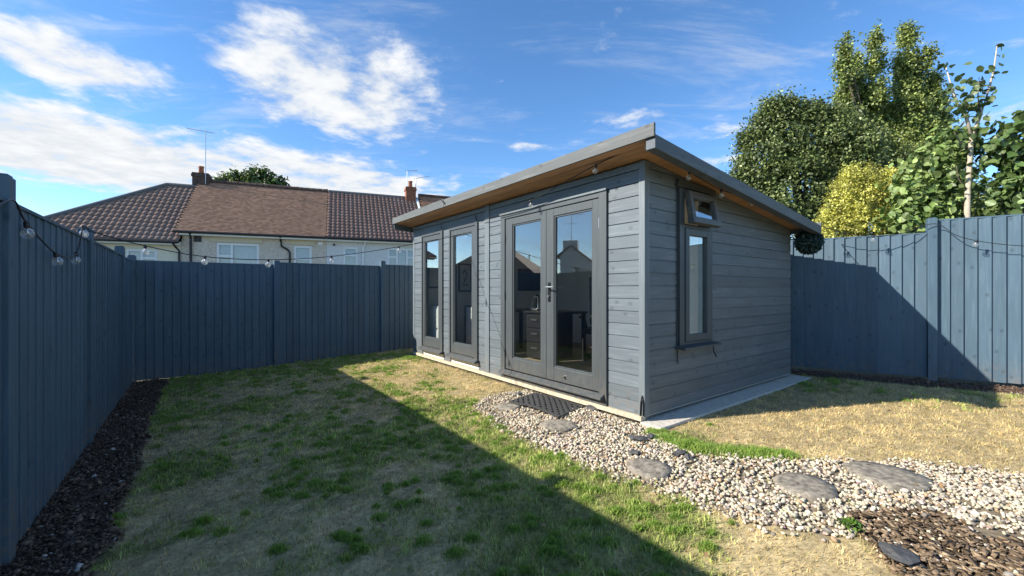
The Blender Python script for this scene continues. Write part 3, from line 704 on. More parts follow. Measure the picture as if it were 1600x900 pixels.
fence('timber_fence', 'shaded navy timber fence along the left edge, nearest the camera', LP, D1, D2,
      [(1.16, 3.13, -0.21, 1.587), (3.13, 5.10, -0.21, 1.587), (5.10, 7.08, -0.20, 1.587), (7.08, 8.14, -0.19, 1.57), (-0.76, 1.16, -0.21, 1.587)],
      [(-0.76, -0.25, 1.70), (1.16, -0.25, 1.70), (3.13, -0.25, 1.716), (5.10, -0.25, 1.69), (7.08, -0.25, 1.70)], 0.142, 0.011, False, 0.040)
BP = Vector((-5.53, 6.10, 0))
fence('timber_fence', 'dark navy timber fence across the back below the houses', BP, D2, -D1,
      [(0.0, 1.85, -0.19, 1.585), (1.85, 3.69, -0.16, 1.625), (3.69, 5.52, -0.12, 1.655), (5.52, 7.35, -0.1, 1.67)],
      [(0.0, -0.25, 1.66), (1.85, -0.25, 1.66), (3.69, -0.2, 1.73), (5.52, -0.2, 1.74)], 0.105)
fence('timber_fence', 'sunlit grey-blue timber fence at the right behind the garden room', RF, RFD, -RFN,
      [(-1.90, 0.0, 0.0, 1.895), (-3.8, -1.90, 0.0, 1.895), (0.0, 1.90, 0.01, 2.055), (1.90, 3.8, 0.01, 2.055)],
      [(-1.90, -0.2, 1.92), (0.0, -0.2, 2.085), (1.90, -0.2, 2.085), (3.8, -0.2, 2.085)], 0.118, 0.024, True)

# ------------------------------------------------------------------ path: gravel, stepping stones, mat, mulch, soil clods
def ico(sub):
    bm = bmesh.new(); bmesh.ops.create_icosphere(bm, subdivisions=sub, radius=1.0)
    v = np.array([x.co[:] for x in bm.verts]); f = np.array([[a.index for a in p.verts] for p in bm.faces]); bm.free(); return v, f
ICO2, ICO1 = ico(2), ico(1)
def rot_matrices(n, flat=1.0):
    a = rng.uniform(0, 2 * np.pi, n); b = rng.normal(0, 0.5 * flat, n); c = rng.normal(0, 0.5 * flat, n)
    ca, sa, cb, sb, cc, sc = np.cos(a), np.sin(a), np.cos(b), np.sin(b), np.cos(c), np.sin(c)
    z, o = np.zeros(n), np.ones(n)
    Rz = np.stack([ca, -sa, z, sa, ca, z, z, z, o], -1).reshape(n, 3, 3); Rx = np.stack([o, z, z, z, cb, -sb, z, sb, cb], -1).reshape(n, 3, 3); Ry = np.stack([cc, z, sc, z, o, z, -sc, z, cc], -1).reshape(n, 3, 3)
    return Rz @ Rx @ Ry
def stones(name, pts, rad, cols, base, matl, flat=0.7, rough=0.18, parent=None):
    v0, f0 = base; n = len(pts); k = len(v0)
    var = [v0 * (1 + rough * np.random.default_rng(i).normal(0, 1, (k, 1))) for i in range(10)]
    V = np.stack(var)[rng.integers(0, 10, n)]
    S = np.stack([rad * rng.uniform(0.8, 1.35, n), rad * rng.uniform(0.7, 1.0, n), rad * flat * rng.uniform(0.8, 1.1, n)], -1)
    V = np.einsum('nij,nkj->nki', rot_matrices(n, 0.7), V * S[:, None, :]) + np.asarray(pts)[:, None, :]
    Fc = (f0[None] + (np.arange(n) * k)[:, None, None]).reshape(-1, 3)
    return np_mesh(name, V.reshape(-1, 3), Fc, matl, parent, np.repeat(cols, k, 0), True)
def scatter(n, x0, x1, y0, y1): return rng.uniform(x0, x1, n), rng.uniform(y0, y1, n)
stone_specs = [((777, 812), (629, 646), 'small pale slab beside the rubber mat', True), ((847, 899), (656, 677), 'round stepping stone just in front of the rubber mat', False),
               ((977, 1050), (719, 749), 'round stepping stone in the gravel below the near corner of the garden room', False), ((1211, 1305), (745, 778), 'round stepping stone in the middle of the gravel, left of the last one', False),
               ((1333, 1436), (727, 763), 'round stepping stone furthest to the right in the gravel', False)]
STEP = []
def build_path():
    for (a, b), (c, d), lab, sq in stone_specs:
        m = ground_at((a + b) / 2, (c + d) / 2); l = ground_at(a, (c + d) / 2); r = (l - m).length
        near, far = ground_at((a + b) / 2, d), ground_at((a + b) / 2, c); rd = max(0.6 * r, min((near - far).length / 2, r * 1.15))
        STEP.append((m, max(r, rd)))
        n = 28; v = []; f = []
        ring = []
        for k in range(n):
            t = 2 * math.pi * k / n; w = 1 + 0.035 * math.sin(3 * t + a) + 0.025 * math.sin(7 * t)
            cx_, sx_ = math.cos(t), math.sin(t)
            if sq: q = max(abs(cx_), abs(sx_)); cx_, sx_ = cx_ / q * 0.9, sx_ / q * 0.9
            ring.append((r * w * cx_, rd * w * sx_))
        prof = [(1.0, -0.04), (1.0, 0.012), (0.97, 0.022), (0.6, 0.024), (0.25, 0.023)]
        for q, z in prof:
            v += [(x * q, y * q, z + (0.003 * math.sin(9 * x / r + a) if q < 0.9 else 0)) for x, y in ring]
        f = [(i * n + k, i * n + (k + 1) % n, (i + 1) * n + (k + 1) % n, (i + 1) * n + k) for i in range(len(prof) - 1) for k in range(n)] + [tuple((len(prof) - 1) * n + k for k in range(n)), tuple(range(n))[::-1]]
        o = MB().add(v, f).build('stepping_stone', M['stone'], None, True); o.location = m + Vector((0, 0, 0.0)); o.rotation_euler = (0.01, -0.015, 0.05 * a)
        tag(o, lab, 'stepping stone', 'stepping stones in the gravel')
    # rubber mat with its lattice of holes
    cr = [ground_at(795, 632), ground_at(872, 657), ground_at(912, 637), ground_at(836, 618)]
    def P(u, v):
        p = cr[0] * (1 - u) * (1 - v) + cr[1] * u * (1 - v) + cr[2] * u * v + cr[3] * (1 - u) * v
        p.z = float(gz(p.x, p.y)) + 0.030 + 0.014 * math.sin(u * 3.0 + 2 * v) * (u > 0.3) + 0.012 * (1 - abs(2 * u - 1)); return p
    nb, nv, ff = MB(), [], []
    nu, nw = 34, 22
    for i in range(nu + 1):
        for j in range(nw + 1): nv.append(P(i / nu, j / nw))
    for i in range(nu):
        for j in range(nw):
            edge = i in (0, nu - 1) or j in (0, nw - 1)
            if edge or ((i + j) % 4 in (0, 1)) or ((i - j) % 4 == 0): ff.append((i * (nw + 1) + j, (i + 1) * (nw + 1) + j, (i + 1) * (nw + 1) + j + 1, i * (nw + 1) + j + 1))
    mt = nb.add(nv, ff).build('rubber_mat', M['rubber']); sm = mt.modifiers.new('thickness', 'SOLIDIFY'); sm.thickness = 0.012; sm.offset = 0
    tag(mt, 'black rubber ring mat lying buckled before the double doors', 'mat')
    # gravel
    xs = [p[0] for p in GRAVEL]; ys = [p[1] for p in GRAVEL]
    n = int((max(xs) - min(xs)) * (max(ys) - min(ys)) * 3600)
    x, y = scatter(n, min(xs) - .1, max(xs) + .1, min(ys) - .1, max(ys) + .1)
    zn = zone(x, y); keep = (zn == 1) | ((zn == 2) & (rng.random(n) < 0.20)) | ((zn == 0) & (zone(x + 0.07, y + 0.05) == 1) & (rng.random(n) < 0.25)) | ((zn == 0) & (zone(x - 0.06, y - 0.05) == 1) & (rng.random(n) < 0.2))
    thin = fbm(N1, x * 3 + 40, y * 3, 3); jx = in_poly(MULCH, x - 0.25, y + 0.18) & (zn == 1); keep &= ~(jx & (rng.random(n) < 0.45)); keep &= ~((thin < 0.42) & (rng.random(n) < 0.45))
    for m_, r_ in STEP: keep &= ((x - m_.x) ** 2 + (y - m_.y) ** 2) > (r_ * 0.90) ** 2
    x, y = x[keep], y[keep]; n = len(x); dist = np.hypot(x, y)
    rad = rng.uniform(0.0060, 0.0125, n) * np.where(rng.random(n) < 0.07, 1.5, 1.0); z = gz(x, y) + rad * 0.35 + rng.uniform(0, 0.012, n)
    tone = rng.normal(1, 0.19, n)[:, None]; col = np.clip(np.array([0.52, 0.45, 0.34]) * tone + rng.normal(0, 0.02, (n, 3)), 0.05, 0.85)
    gr = rng.random(n) < 0.10; col[gr] = np.array([0.22, 0.20, 0.17]) * tone[gr]
    br = rng.random(n) < 0.08; col[br] = np.array([0.42, 0.29, 0.17]) * tone[br]
    near = dist < 3.9
    P3 = np.stack([x, y, z], -1)
    root = empty('gravel', ground_at(1200, 760)); tag(root, 'pale cream gravel of the winding path', 'gravel', kind='stuff')
    inv = -np.array(root.location)
    stones('stones', P3[near] + inv, rad[near], col[near], ICO2, M['gravel'], 0.75, 0.075, root)['kind'] = 'stuff'
    if (~near).any(): stones('stones', P3[~near] + inv, rad[~near], col[~near], ICO1, M['gravel'], 0.75, 0.14, root)['kind'] = 'stuff'
    # slate pieces lying on the gravel
    sl = [(1000, 690, .06, 'largest dark slate piece at the grass edge of the gravel'), (1018, 686, .04, 'dark slate piece right of the largest one at the grass edge'), (988, 688, .035, 'small dark slate chip left of the largest one at the grass edge'),
          (989, 712, .035, 'dark slate chip lying above the middle stepping stone'), (1062, 712, .04, 'dark slate chip right of the middle stepping stone'), (1075, 720, .03, 'smallest dark slate chip right of the middle stepping stone'),
          (925, 641, .05, 'dark slate lump between the mat and the garden room wall'), (812, 619, .04, 'dark slate lump above the far corner of the mat'), (1405, 872, .09, 'broad dark slate flag sunk into the mulch')]
    for i, (a, b, r, lab) in enumerate(sl):
        g = ground_at(a, b); v, f = ICO2; rr = np.random.default_rng(i + 50)
        vv = v * (1 + 0.16 * rr.normal(0, 1, (len(v), 1))) * np.array([r * 1.3, r * 0.8, 0.022 if r < .1 else 0.018])
        o = MB().add([tuple(q) for q in vv], [tuple(q) for q in f]).build('slate_piece', M['slate']); o.location = g + Vector((0, 0, 0.022 if r < .1 else 0.008)); o.rotation_euler = (0.15 if r < .1 else 0, 0.1 if r < .1 else 0, i * 0.9)
        tag(o, lab, 'slate', 'slate pieces on the path')
    # bark mulch
    xs = [p[0] for p in MULCH]; ys = [p[1] for p in MULCH]; n = 5200
    x, y = scatter(n, min(xs), max(xs), min(ys), max(ys)); keep = (zone(x, y) == 2) & (np.hypot(x, y) < 6); x, y = x[keep], y[keep]; n = len(x)
    V = np.array([[-1, -1, -1], [1, -1, -1], [1, 1, -1], [-1, 1, -1], [-1, -1, 1], [1, -1, 1], [1, 1, 1], [-1, 1, 1]], float)
    Fq = np.array([[0, 3, 2, 1], [4, 5, 6, 7], [0, 1, 5, 4], [1, 2, 6, 5], [2, 3, 7, 6], [3, 0, 4, 7]])
    S = np.stack([rng.uniform(0.008, 0.030, n), rng.uniform(0.004, 0.010, n), rng.uniform(0.001, 0.004, n)], -1)
    VV = np.einsum('nij,nkj->nki', rot_matrices(n, 0.5), V[None] * S[:, None, :]) + np.stack([x, y, gz(x, y) + rng.uniform(0.0, 0.022, n)], -1)[:, None, :]
    col = np.array([0.15, 0.108, 0.07])[None] * rng.uniform(0.4, 1.9, (n, 1)); w = rng.random(n) < 0.12; col[w] = np.array([0.36, 0.27, 0.17]) * rng.uniform(0.7, 1.2, (w.sum(), 1))
    tag(np_mesh('bark_mulch', VV.reshape(-1, 3), (Fq[None] + (np.arange(n) * 8)[:, None, None]).reshape(-1, 4), M['soil'], None, np.repeat(col, 8, 0)), 'brown bark mulch at the right end of the path', 'mulch', kind='stuff')
    # clods in the two soil beds
    pl, sl_ = rng.uniform(-0.80, -0.25, 24000), rng.uniform(0.8, 8.1, 24000); qr, tr_ = rng.uniform(-0.65, 0.02, 8000), rng.uniform(-2.6, 2.6, 8000)
    x = np.concatenate([0.8 * pl - 0.6 * sl_, RF.x + RFD.x * tr_ + RFN.x * qr]); y = np.concatenate([0.6 * pl + 0.8 * sl_, RF.y + RFD.y * tr_ + RFN.y * qr])
    keep = zone(x, y) == 3; x, y = x[keep], y[keep]; n = len(x)
    rad = rng.uniform(0.003, 0.010, n) * np.where(rng.random(n) < 0.05, 2.4, 1); z = gz(x, y) + 0.016 + rng.uniform(-0.008, 0.018, n)
    right = (x > 2)[:, None]
    col = np.where(right, np.array([0.13, 0.085, 0.06]), np.array([0.125, 0.088, 0.064])) * rng.uniform(0.4, 1.8, (n, 1))
    pale = rng.random(n) < 0.012; col[pale] = (0.45, 0.42, 0.38)
    tag(stones('soil_clods', np.stack([x, y, z], -1), rad, col, ICO1, M['soil'], 0.7, 0.30), 'crumbly dark soil in the beds at the foot of the fences', 'soil', kind='stuff')
build_path()

# ------------------------------------------------------------------ grass
def blades(name, x, y, h, w, col, lean, root_xy, label):
    n = len(x); a = rng.uniform(0, 2 * np.pi, n); la = rng.uniform(0, 2 * np.pi, n)
    z = gz(x, y) - 0.004; dx, dy = np.cos(a) * w / 2, np.sin(a) * w / 2
    lx, ly = np.cos(la) * lean * h, np.sin(la) * lean * h; hz = h * np.sqrt(np.clip(1 - lean ** 2, 0.05, 1))
    b0 = np.stack([x - dx, y - dy, z], -1); b1 = np.stack([x + dx, y + dy, z], -1)
    m0 = np.stack([x - dx * .8 + lx * .35, y - dy * .8 + ly * .35, z + hz * .58], -1); m1 = np.stack([x + dx * .8 + lx * .35, y + dy * .8 + ly * .35, z + hz * .58], -1)
    tp = np.stack([x + lx, y + ly, z + hz * 0.97], -1)
    V = np.stack([b0, b1, m1, m0, tp], 1).reshape(-1, 3); i = np.arange(n)[:, None] * 5
    T = np.concatenate([i + np.array([[0, 1, 2]]), i + np.array([[0, 2, 3]]), i + np.array([[3, 2, 4]])], 0)
    tag(np_mesh(name, V, T, M['grass'], None, np.repeat(col, 5, 0)), label, 'grass', kind='stuff')
def build_grass():
    n = 900000; x, y = scatter(n, -6.5, 7.5, 0.9, 9.0); r = np.hypot(x, y)
    dens = np.clip(9.0 / r ** 1.25, 0.16, 1.0) * (np.abs(x) < 1.45 * y + 0.7)
    k = rng.random(n) < dens; x, y, r = x[k], y[k], r[k]
    zn = zone(x, y); edge = (zn == 1) & ((zone(x - 0.05, y - 0.04) == 0) | (zone(x + 0.05, y + 0.05) == 0)) & (rng.random(len(x)) < 0.22)
    k = (zn == 0) | edge | ((zn == 1) & (rng.random(len(x)) < 0.006)); x, y, r = x[k], y[k], r[k]
    d = dry_sunband(x, y); n = len(x)
    # bare ground shows where the dry patches and painted sun bands are strongest
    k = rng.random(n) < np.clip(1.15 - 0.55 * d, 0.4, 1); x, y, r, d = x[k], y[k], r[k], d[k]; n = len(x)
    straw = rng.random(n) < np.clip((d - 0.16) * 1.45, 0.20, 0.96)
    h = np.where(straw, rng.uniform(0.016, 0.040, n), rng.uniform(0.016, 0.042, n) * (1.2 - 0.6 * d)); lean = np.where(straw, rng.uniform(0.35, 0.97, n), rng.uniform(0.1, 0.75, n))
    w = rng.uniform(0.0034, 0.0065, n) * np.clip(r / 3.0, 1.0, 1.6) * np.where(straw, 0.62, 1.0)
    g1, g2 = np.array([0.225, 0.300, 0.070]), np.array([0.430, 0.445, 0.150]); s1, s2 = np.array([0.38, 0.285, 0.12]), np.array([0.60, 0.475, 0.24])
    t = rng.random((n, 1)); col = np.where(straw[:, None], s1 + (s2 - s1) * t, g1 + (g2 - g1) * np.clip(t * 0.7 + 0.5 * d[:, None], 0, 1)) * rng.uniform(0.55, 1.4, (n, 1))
    clump = fbm(N3, x * 15, y * 15, 2); col = col * ((0.35 + 1.3 * clump) * (0.72 + 0.56 * fbm(N1, x * 2.6 + 70, y * 2.6, 3)))[:, None]; h = h * (0.55 + 0.95 * clump); w = w * (1.0 + 0.25 * (clump - 0.5))
    k = rng.random(n) < np.clip(0.25 + 1.6 * clump, 0, 1); x, y, h, w, col, lean = x[k], y[k], h[k], w[k], col[k], lean[k]
    blades('grass', x, y, h, w, col, lean, None, 'short lawn grass, green in places and straw in others from scorching and painted-in reflected sun')
    # taller tufts
    X, Y, H, Cc, Ln = [], [], [], [], []
    tufts = [(1022, 678, .05), (1040, 688, .07), (1070, 697, .08), (1100, 704, .09), (1140, 708, .09), (1185, 710, .09), (1225, 712, .06), (580, 828, .07), (530, 832, .06), (690, 830, .05), (760, 865, .06), (520, 690, .06), (640, 665, .07), (250, 640, .05),
             (860, 800, .05), (700, 745, .06), (950, 840, .07), (1040, 870, .07), (640, 560, .10), (610, 556, .08), (560, 700, .06), (420, 690, .05), (1330, 829, .03), (180, 870, .05), (215, 800, .04), (770, 880, .07)]
    tufts = [(ground_at(a, b), rr) for a, b, rr in tufts[:7] + tufts[18:20]]
    tx, ty = scatter(5000, -5.5, 4.5, 1.2, 8.0); ok = (zone(tx, ty) == 0) & (dry_sunband(tx, ty) < 0.62) & (np.abs(tx) < 1.4 * ty + 0.5)
    tufts += [(Vector((a, b, 0)), rr) for a, b, rr in zip(tx[ok][:800], ty[ok][:800], rng.uniform(0.008, 0.030, 800))]
    for c, rr in tufts:
        m = int(900 * rr / 0.08); ang = rng.uniform(0, 2 * np.pi, m); q = np.abs(rng.normal(0, rr, m))
        X.append(c.x + np.cos(ang) * q * 1.5); Y.append(c.y + np.sin(ang) * q); H.append(rng.uniform(0.035, 0.07, m) * min(1.0, 0.5 + rr * 9) * np.exp(-(q / (2.0 * rr)) ** 2)); Ln.append(rng.uniform(0.1, 0.7, m))
        Cc.append((np.array([0.19, 0.33, 0.05]) + np.array([0.13, 0.10, 0.04]) * rng.random((m, 1))) * rng.uniform(0.8, 1.2, (m, 1)))
    sx, sy = scatter(2600, -5.5, 6.5, 1.2, 7.0); ok = (zone(sx, sy) == 0) & (np.abs(sx) < 1.4 * sy + 0.5); sx, sy = sx[ok], sy[ok]; ns = len(sx)
    X.append(sx); Y.append(sy); H.append(rng.uniform(0.05, 0.13, ns)); Ln.append(rng.uniform(0.93, 0.99, ns)); Cc.append(np.array([0.56, 0.45, 0.24]) * rng.uniform(0.7, 1.25, (ns, 1)))
    X, Y = np.concatenate(X), np.concatenate(Y)
    blades('grass_tufts', X, Y, np.concatenate(H), np.full(len(X), 0.0042), np.concatenate(Cc), np.concatenate(Ln), None, 'longer tufts and loose stalks of grass on the lawn and at the gravel edge')
build_grass()

# ------------------------------------------------------------------ festoon lights
BULB_G = MB().lathe([(0.010, 0.0), (0.014, -0.008), (0.026, -0.020), (0.0315, -0.036), (0.030, -0.050), (0.021, -0.064), (0.008, -0.071), (0.001, -0.072)], 16).mesh('bulb', M['bulb'], True)
BULB_S = MB().lathe([(0.001, 0.034), (0.011, 0.034), (0.014, 0.026), (0.0145, 0.002), (0.012, -0.004), (0.001, -0.004)], 12).mesh('socket', M['cable'], True)
BULB_F = MB().lathe([(0.001, -0.002), (0.007, -0.004), (0.006, -0.022), (0.009, -0.032), (0.005, -0.044), (0.001, -0.046)], 8).mesh('filament', M['steel'], True)
def festoon(label, pts, bulbs, base):
    root = empty('festoon_lights', base); tag(root, label, 'string lights')
    inv = Vector(base)
    # smooth cable through the points
    P = [Vector(p) - inv for p in pts]; out = []
    for i in range(len(P) - 1):
        p0, p1, p2, p3 = P[max(i - 1, 0)], P[i], P[i + 1], P[min(i + 2, len(P) - 1)]
        for k in range(6):
            t = k / 6; out.append(0.5 * ((2 * p1) + (p2 - p0) * t + (2 * p0 - 5 * p1 + 4 * p2 - p3) * t * t + (3 * p1 - p0 - 3 * p2 + p3) * t ** 3))
    out.append(P[-1]); MB().tube(out, 0.0045, 6).build('cable', M['cable'], root)
    for i, b in enumerate(bulbs):
        c = Vector(b) - inv
        o = link('bulb', BULB_G, root); o.location = c + Vector((0, 0, 0.036)); o.rotation_euler = (random.uniform(-.2, .2), random.uniform(-.2, .2), 0); o.scale = (0.85, 0.85, 0.85)
        s = link('socket', BULB_S, o); s = link('filament', BULB_F, o)
def left_pt(px, py, off=-0.88):
    Y = F * off / (px - 309.0); return at_depth(px, py, Y)
def on_line(px, py, A, B):
    """point above the plan line A-B seen at this pixel"""
    u = (px - CX) / F; k = (A[0] - u * A[1]) / (u * (B[1] - A[1]) - (B[0] - A[0])); return at_depth(px, py, A[1] + k * (B[1] - A[1]))
def build_festoons():
    up = lambda p: (p[0], p[1], p[2] + 0.055)
    b = [left_pt(42, 366), left_pt(88, 410), left_pt(119, 408), left_pt(130, 366, -0.86)]
    festoon('festoon lights sagging along the left fence between its two nearest posts', [left_pt(-40, 352), left_pt(18, 312)] + [up(q) for q in b] + [left_pt(140, 361, -0.86)], b, left_pt(18, 312))
    A, B = (-3.40, 3.48), (-0.80, 6.28)
    b = [on_line(p, q, A, B) for p, q in ((227, 394), (320, 410), (419, 414), (518, 408), (623, 392), (727, 370))]
    st = left_pt(140, 361, -0.86)
    festoon('festoon lights swagged across the back fence to the garden room', [st] + [up(q) for q in b] + [on_line(752, 345, A, B)], b, st)
    A, B = (-0.66, 6.20), (1.10, 3.50)
    b = [on_line(p, q, A, B) for p, q in ((829, 321), (931, 267), (1012, 232))]
    festoon('festoon lights rising along the front eaves of the garden room', [on_line(752, 346, A, B)] + [up(q) for q in b] + [on_line(1018, 222, A, B)], b, on_line(752, 346, A, B))
    def side(px, py):
        u = (px - CX) / F; x = (3.635 * u - 1.319) / (0.8 - 0.6 * u); return at_depth(px, py, 3.635 + 0.6 * x)
    b = [side(p, q) for p, q in ((1077, 278), (1127, 305), (1174, 319), (1209, 332), (1242, 349), (1272, 357))]
    festoon('festoon lights under the sloping side eaves of the garden room', [side(1020, 236)] + [up(q) for q in b] + [side(1277, 351)], b, side(1020, 236))
    po = RF + Vector((-0.06, -0.10, 2.0)); st = side(1277, 351)
    mid = [st.lerp(po, t) + Vector((0, 0, -0.16 * 4 * t * (1 - t))) for t in (0.25, 0.5, 0.75)]
    fr = lambda s, z: RF + RFD * s - RFN * 0.17 + Vector((0, 0, z))
    b2 = [mid[1] - Vector((0, 0, 0.055)), fr(0.36, 1.70), fr(0.98, 1.60)]
    festoon('festoon lights looped from the garden room over the right fence post', [st] + mid + [po, fr(0.18, 1.84), fr(0.36, 1.755), fr(0.66, 1.68), fr(0.98, 1.655), fr(1.5, 1.7)], b2, st)
    # topiary ball hanging at the back corner of the eaves
    c = side(1264, 378); root = empty('topiary_ball', c - Vector((0, 0, 0.165))); tag(root, 'dark green leaf ball hanging from the back corner of the eaves', 'topiary ball')
    n = 1500; v = rng.normal(0, 1, (n, 3)); v /= np.linalg.norm(v, axis=1)[:, None]; pos = v * rng.uniform(0.125, 0.165, (n, 1)) + np.array([0, 0, 0.165])
    leafs('foliage', pos, 0.036, np.array([0.030, 0.062, 0.055]) * rng.uniform(0.6, 1.7, (n, 1)), root, normal=v)
    MB().lathe([(0.001, -0.12), (0.07, -0.10), (0.12, 0), (0.07, 0.10), (0.001, 0.12)], 12, (0, 0, 0.165)).build('core', M['black'], root, True)
    MB().tube([(0, 0, 0.30), (0, 0, 0.42)], 0.003, 5).build('hanger', M['cable'], root)

# ------------------------------------------------------------------ foliage
def leafs(name, pos, size, col, parent, normal=None, droop=0.0, shape='oval', jitter_=0.8):
    """many separate bent leaves as one crown mesh"""
    n = len(pos); size = np.broadcast_to(np.asarray(size, float), (n,)) * rng.uniform(0.7, 1.3, n)
    nm = rng.normal(0, 1, (n, 3)) * jitter_ + (normal if normal is not None else 0) + np.array([0, 0, 0.5])
    nm /= np.linalg.norm(nm, axis=1)[:, None]
    t = rng.normal(0, 1, (n, 3)) + np.array([0, 0, -droop]); t -= nm * (t * nm).sum(1)[:, None]; t /= np.linalg.norm(t, axis=1)[:, None] + 1e-9
    b = np.cross(nm, t); s = size[:, None]
    if shape == 'heart': prof = [(-0.38, 0.30, .0), (0.05, 0.48, .03), (0.45, 0.27, .0)]
    else: prof = [(-0.28, 0.26, .0), (0.12, 0.34, .03), (0.45, 0.18, .0)]
    if shape == 'simple':
        V = np.stack([pos - t * s * 0.5, pos + b * s * 0.36 + nm * s * 0.06, pos + t * s * 0.55 - nm * s * 0.05, pos - b * s * 0.36 + nm * s * 0.06], 1)
        T = (np.array([(0, 1, 2), (0, 2, 3)])[None] + (np.arange(n) * 4)[:, None, None]).reshape(-1, 3)
        o = np_mesh(name, V.reshape(-1, 3), T, M['leaf'], parent, np.repeat(np.broadcast_to(col, (n, 3)), 4, 0), False)
        return o
    rows = [pos - t * s * 0.5]
    for a, w, cup in prof: rows += [pos + t * s * a - b * s * w + nm * s * (0.10 - cup), pos + t * s * a + nm * s * -0.03, pos + t * s * a + b * s * w + nm * s * (0.10 - cup)]
    rows.append(pos + t * s * 0.72 - nm * s * 0.10)
    V = np.stack(rows, 1); k = V.shape[1]
    q = [(0, 2, 1), (0, 3, 2), (1, 2, 5), (1, 5, 4), (2, 3, 6), (2, 6, 5), (4, 5, 8), (4, 8, 7), (5, 6, 9), (5, 9, 8), (7, 8, 10), (8, 9, 10)]
    T = (np.array(q)[None] + (np.arange(n) * k)[:, None, None]).reshape(-1, 3)
    o = np_mesh(name, V.reshape(-1, 3), T, M['leaf'], parent, np.repeat(np.broadcast_to(col, (n, 3)), k, 0), True); o['kind'] = 'stuff' if parent is None else 'thing'
    if parent is not None: del o['kind']
    return o
def clump_cloud(blobs, per, clump_r, n_leaf, bumps=0):
    """leaf positions gathered in clumps on and in a set of ellipsoids (c, r)"""
    if bumps:
        extra = []
        for c, rr in blobs:
            for _ in range(bumps):
                v = rng.normal(0, 1, 3); v /= np.linalg.norm(v); v[1] = -abs(v[1]) * 0.7; f = rng.uniform(0.22, 0.42)
                extra.append((np.array(c) + v * np.array(rr) * rng.uniform(0.8, 1.08), tuple(np.array(rr) * f)))
        blobs = [(c, tuple(np.array(rr) * 0.9)) for c, rr in blobs] + extra
    vol = np.array([b[1][0] * b[1][1] * b[1][2] for b in blobs]) ** 0.45; vol = vol / vol.sum()
    P, Nn, Tn = [], [], []
    for (c, r), f in zip(blobs, vol):
        m = max(3, int(per * f)); v = rng.normal(0, 1, (m, 3)); v /= np.linalg.norm(v, axis=1)[:, None]
        rad = rng.uniform(0.55, 1.05, (m, 1)) ** 0.6; ctr = np.array(c) + v * rad * np.array(r)
        for q, nn in zip(ctr, v):
            k = max(2, int(n_leaf * rng.uniform(0.5, 1.5))); d = rng.normal(0, 1, (k, 3)) * clump_r * rng.uniform(0.6, 1.3); P.append(q + d); Nn.append(np.repeat(nn[None], k, 0)); Tn.append(np.full(k, rng.uniform(0.55, 1.4)))
    return np.concatenate(P), np.concatenate(Nn), np.concatenate(Tn)
def tree(name, label, cat, base, blobs, per, clump_r, n_leaf, leaf, c1, c2, trunk_r, matb, group=None, shape='oval', droop=0.3, limbs=7, bumps=0):
    root = empty(name, base); tag(root, label, cat, group); B = np.array(base)
    P, Nn, Tn = clump_cloud([(np.array(c) - B, r) for c, r in blobs], per, clump_r, n_leaf, bumps); n = len(P)
    col = np.array(c1) + (np.array(c2) - np.array(c1)) * rng.random((n, 1)) ** 1.5; col = col * rng.uniform(0.75, 1.2, (n, 1)) * Tn[:, None]
    leafs('crown', P, leaf, col, root, Nn, droop, shape)
    mid = np.mean([np.array(c) - B for c, r in blobs], 0)
    tr = MB().tube([(0, 0, 0), (mid[0] * .15, mid[1] * .15, mid[2] * 0.35), (mid[0] * .6, mid[1] * .6, mid[2] * 0.75), tuple(mid)], [trunk_r * 1.25, trunk_r, trunk_r * .75, trunk_r * .5], 9).build('trunk', matb, root, True)
    for c, r in blobs[:limbs]:
        q = np.array(c) - B; st = np.array([mid[0] * .5, mid[1] * .5, mid[2] * 0.6])
        MB().tube([tuple(st), tuple(st * .4 + q * .6 + np.array([0, 0, -.1])), tuple(q), tuple(q + np.array([0, 0, r[2] * .6]))], [trunk_r * .55, trunk_r * .4, trunk_r * .25, trunk_r * .08], 7).build('limb', matb, tr, True)
    return root
def W(px, py, Y): return tuple(at_depth(px, py, Y))
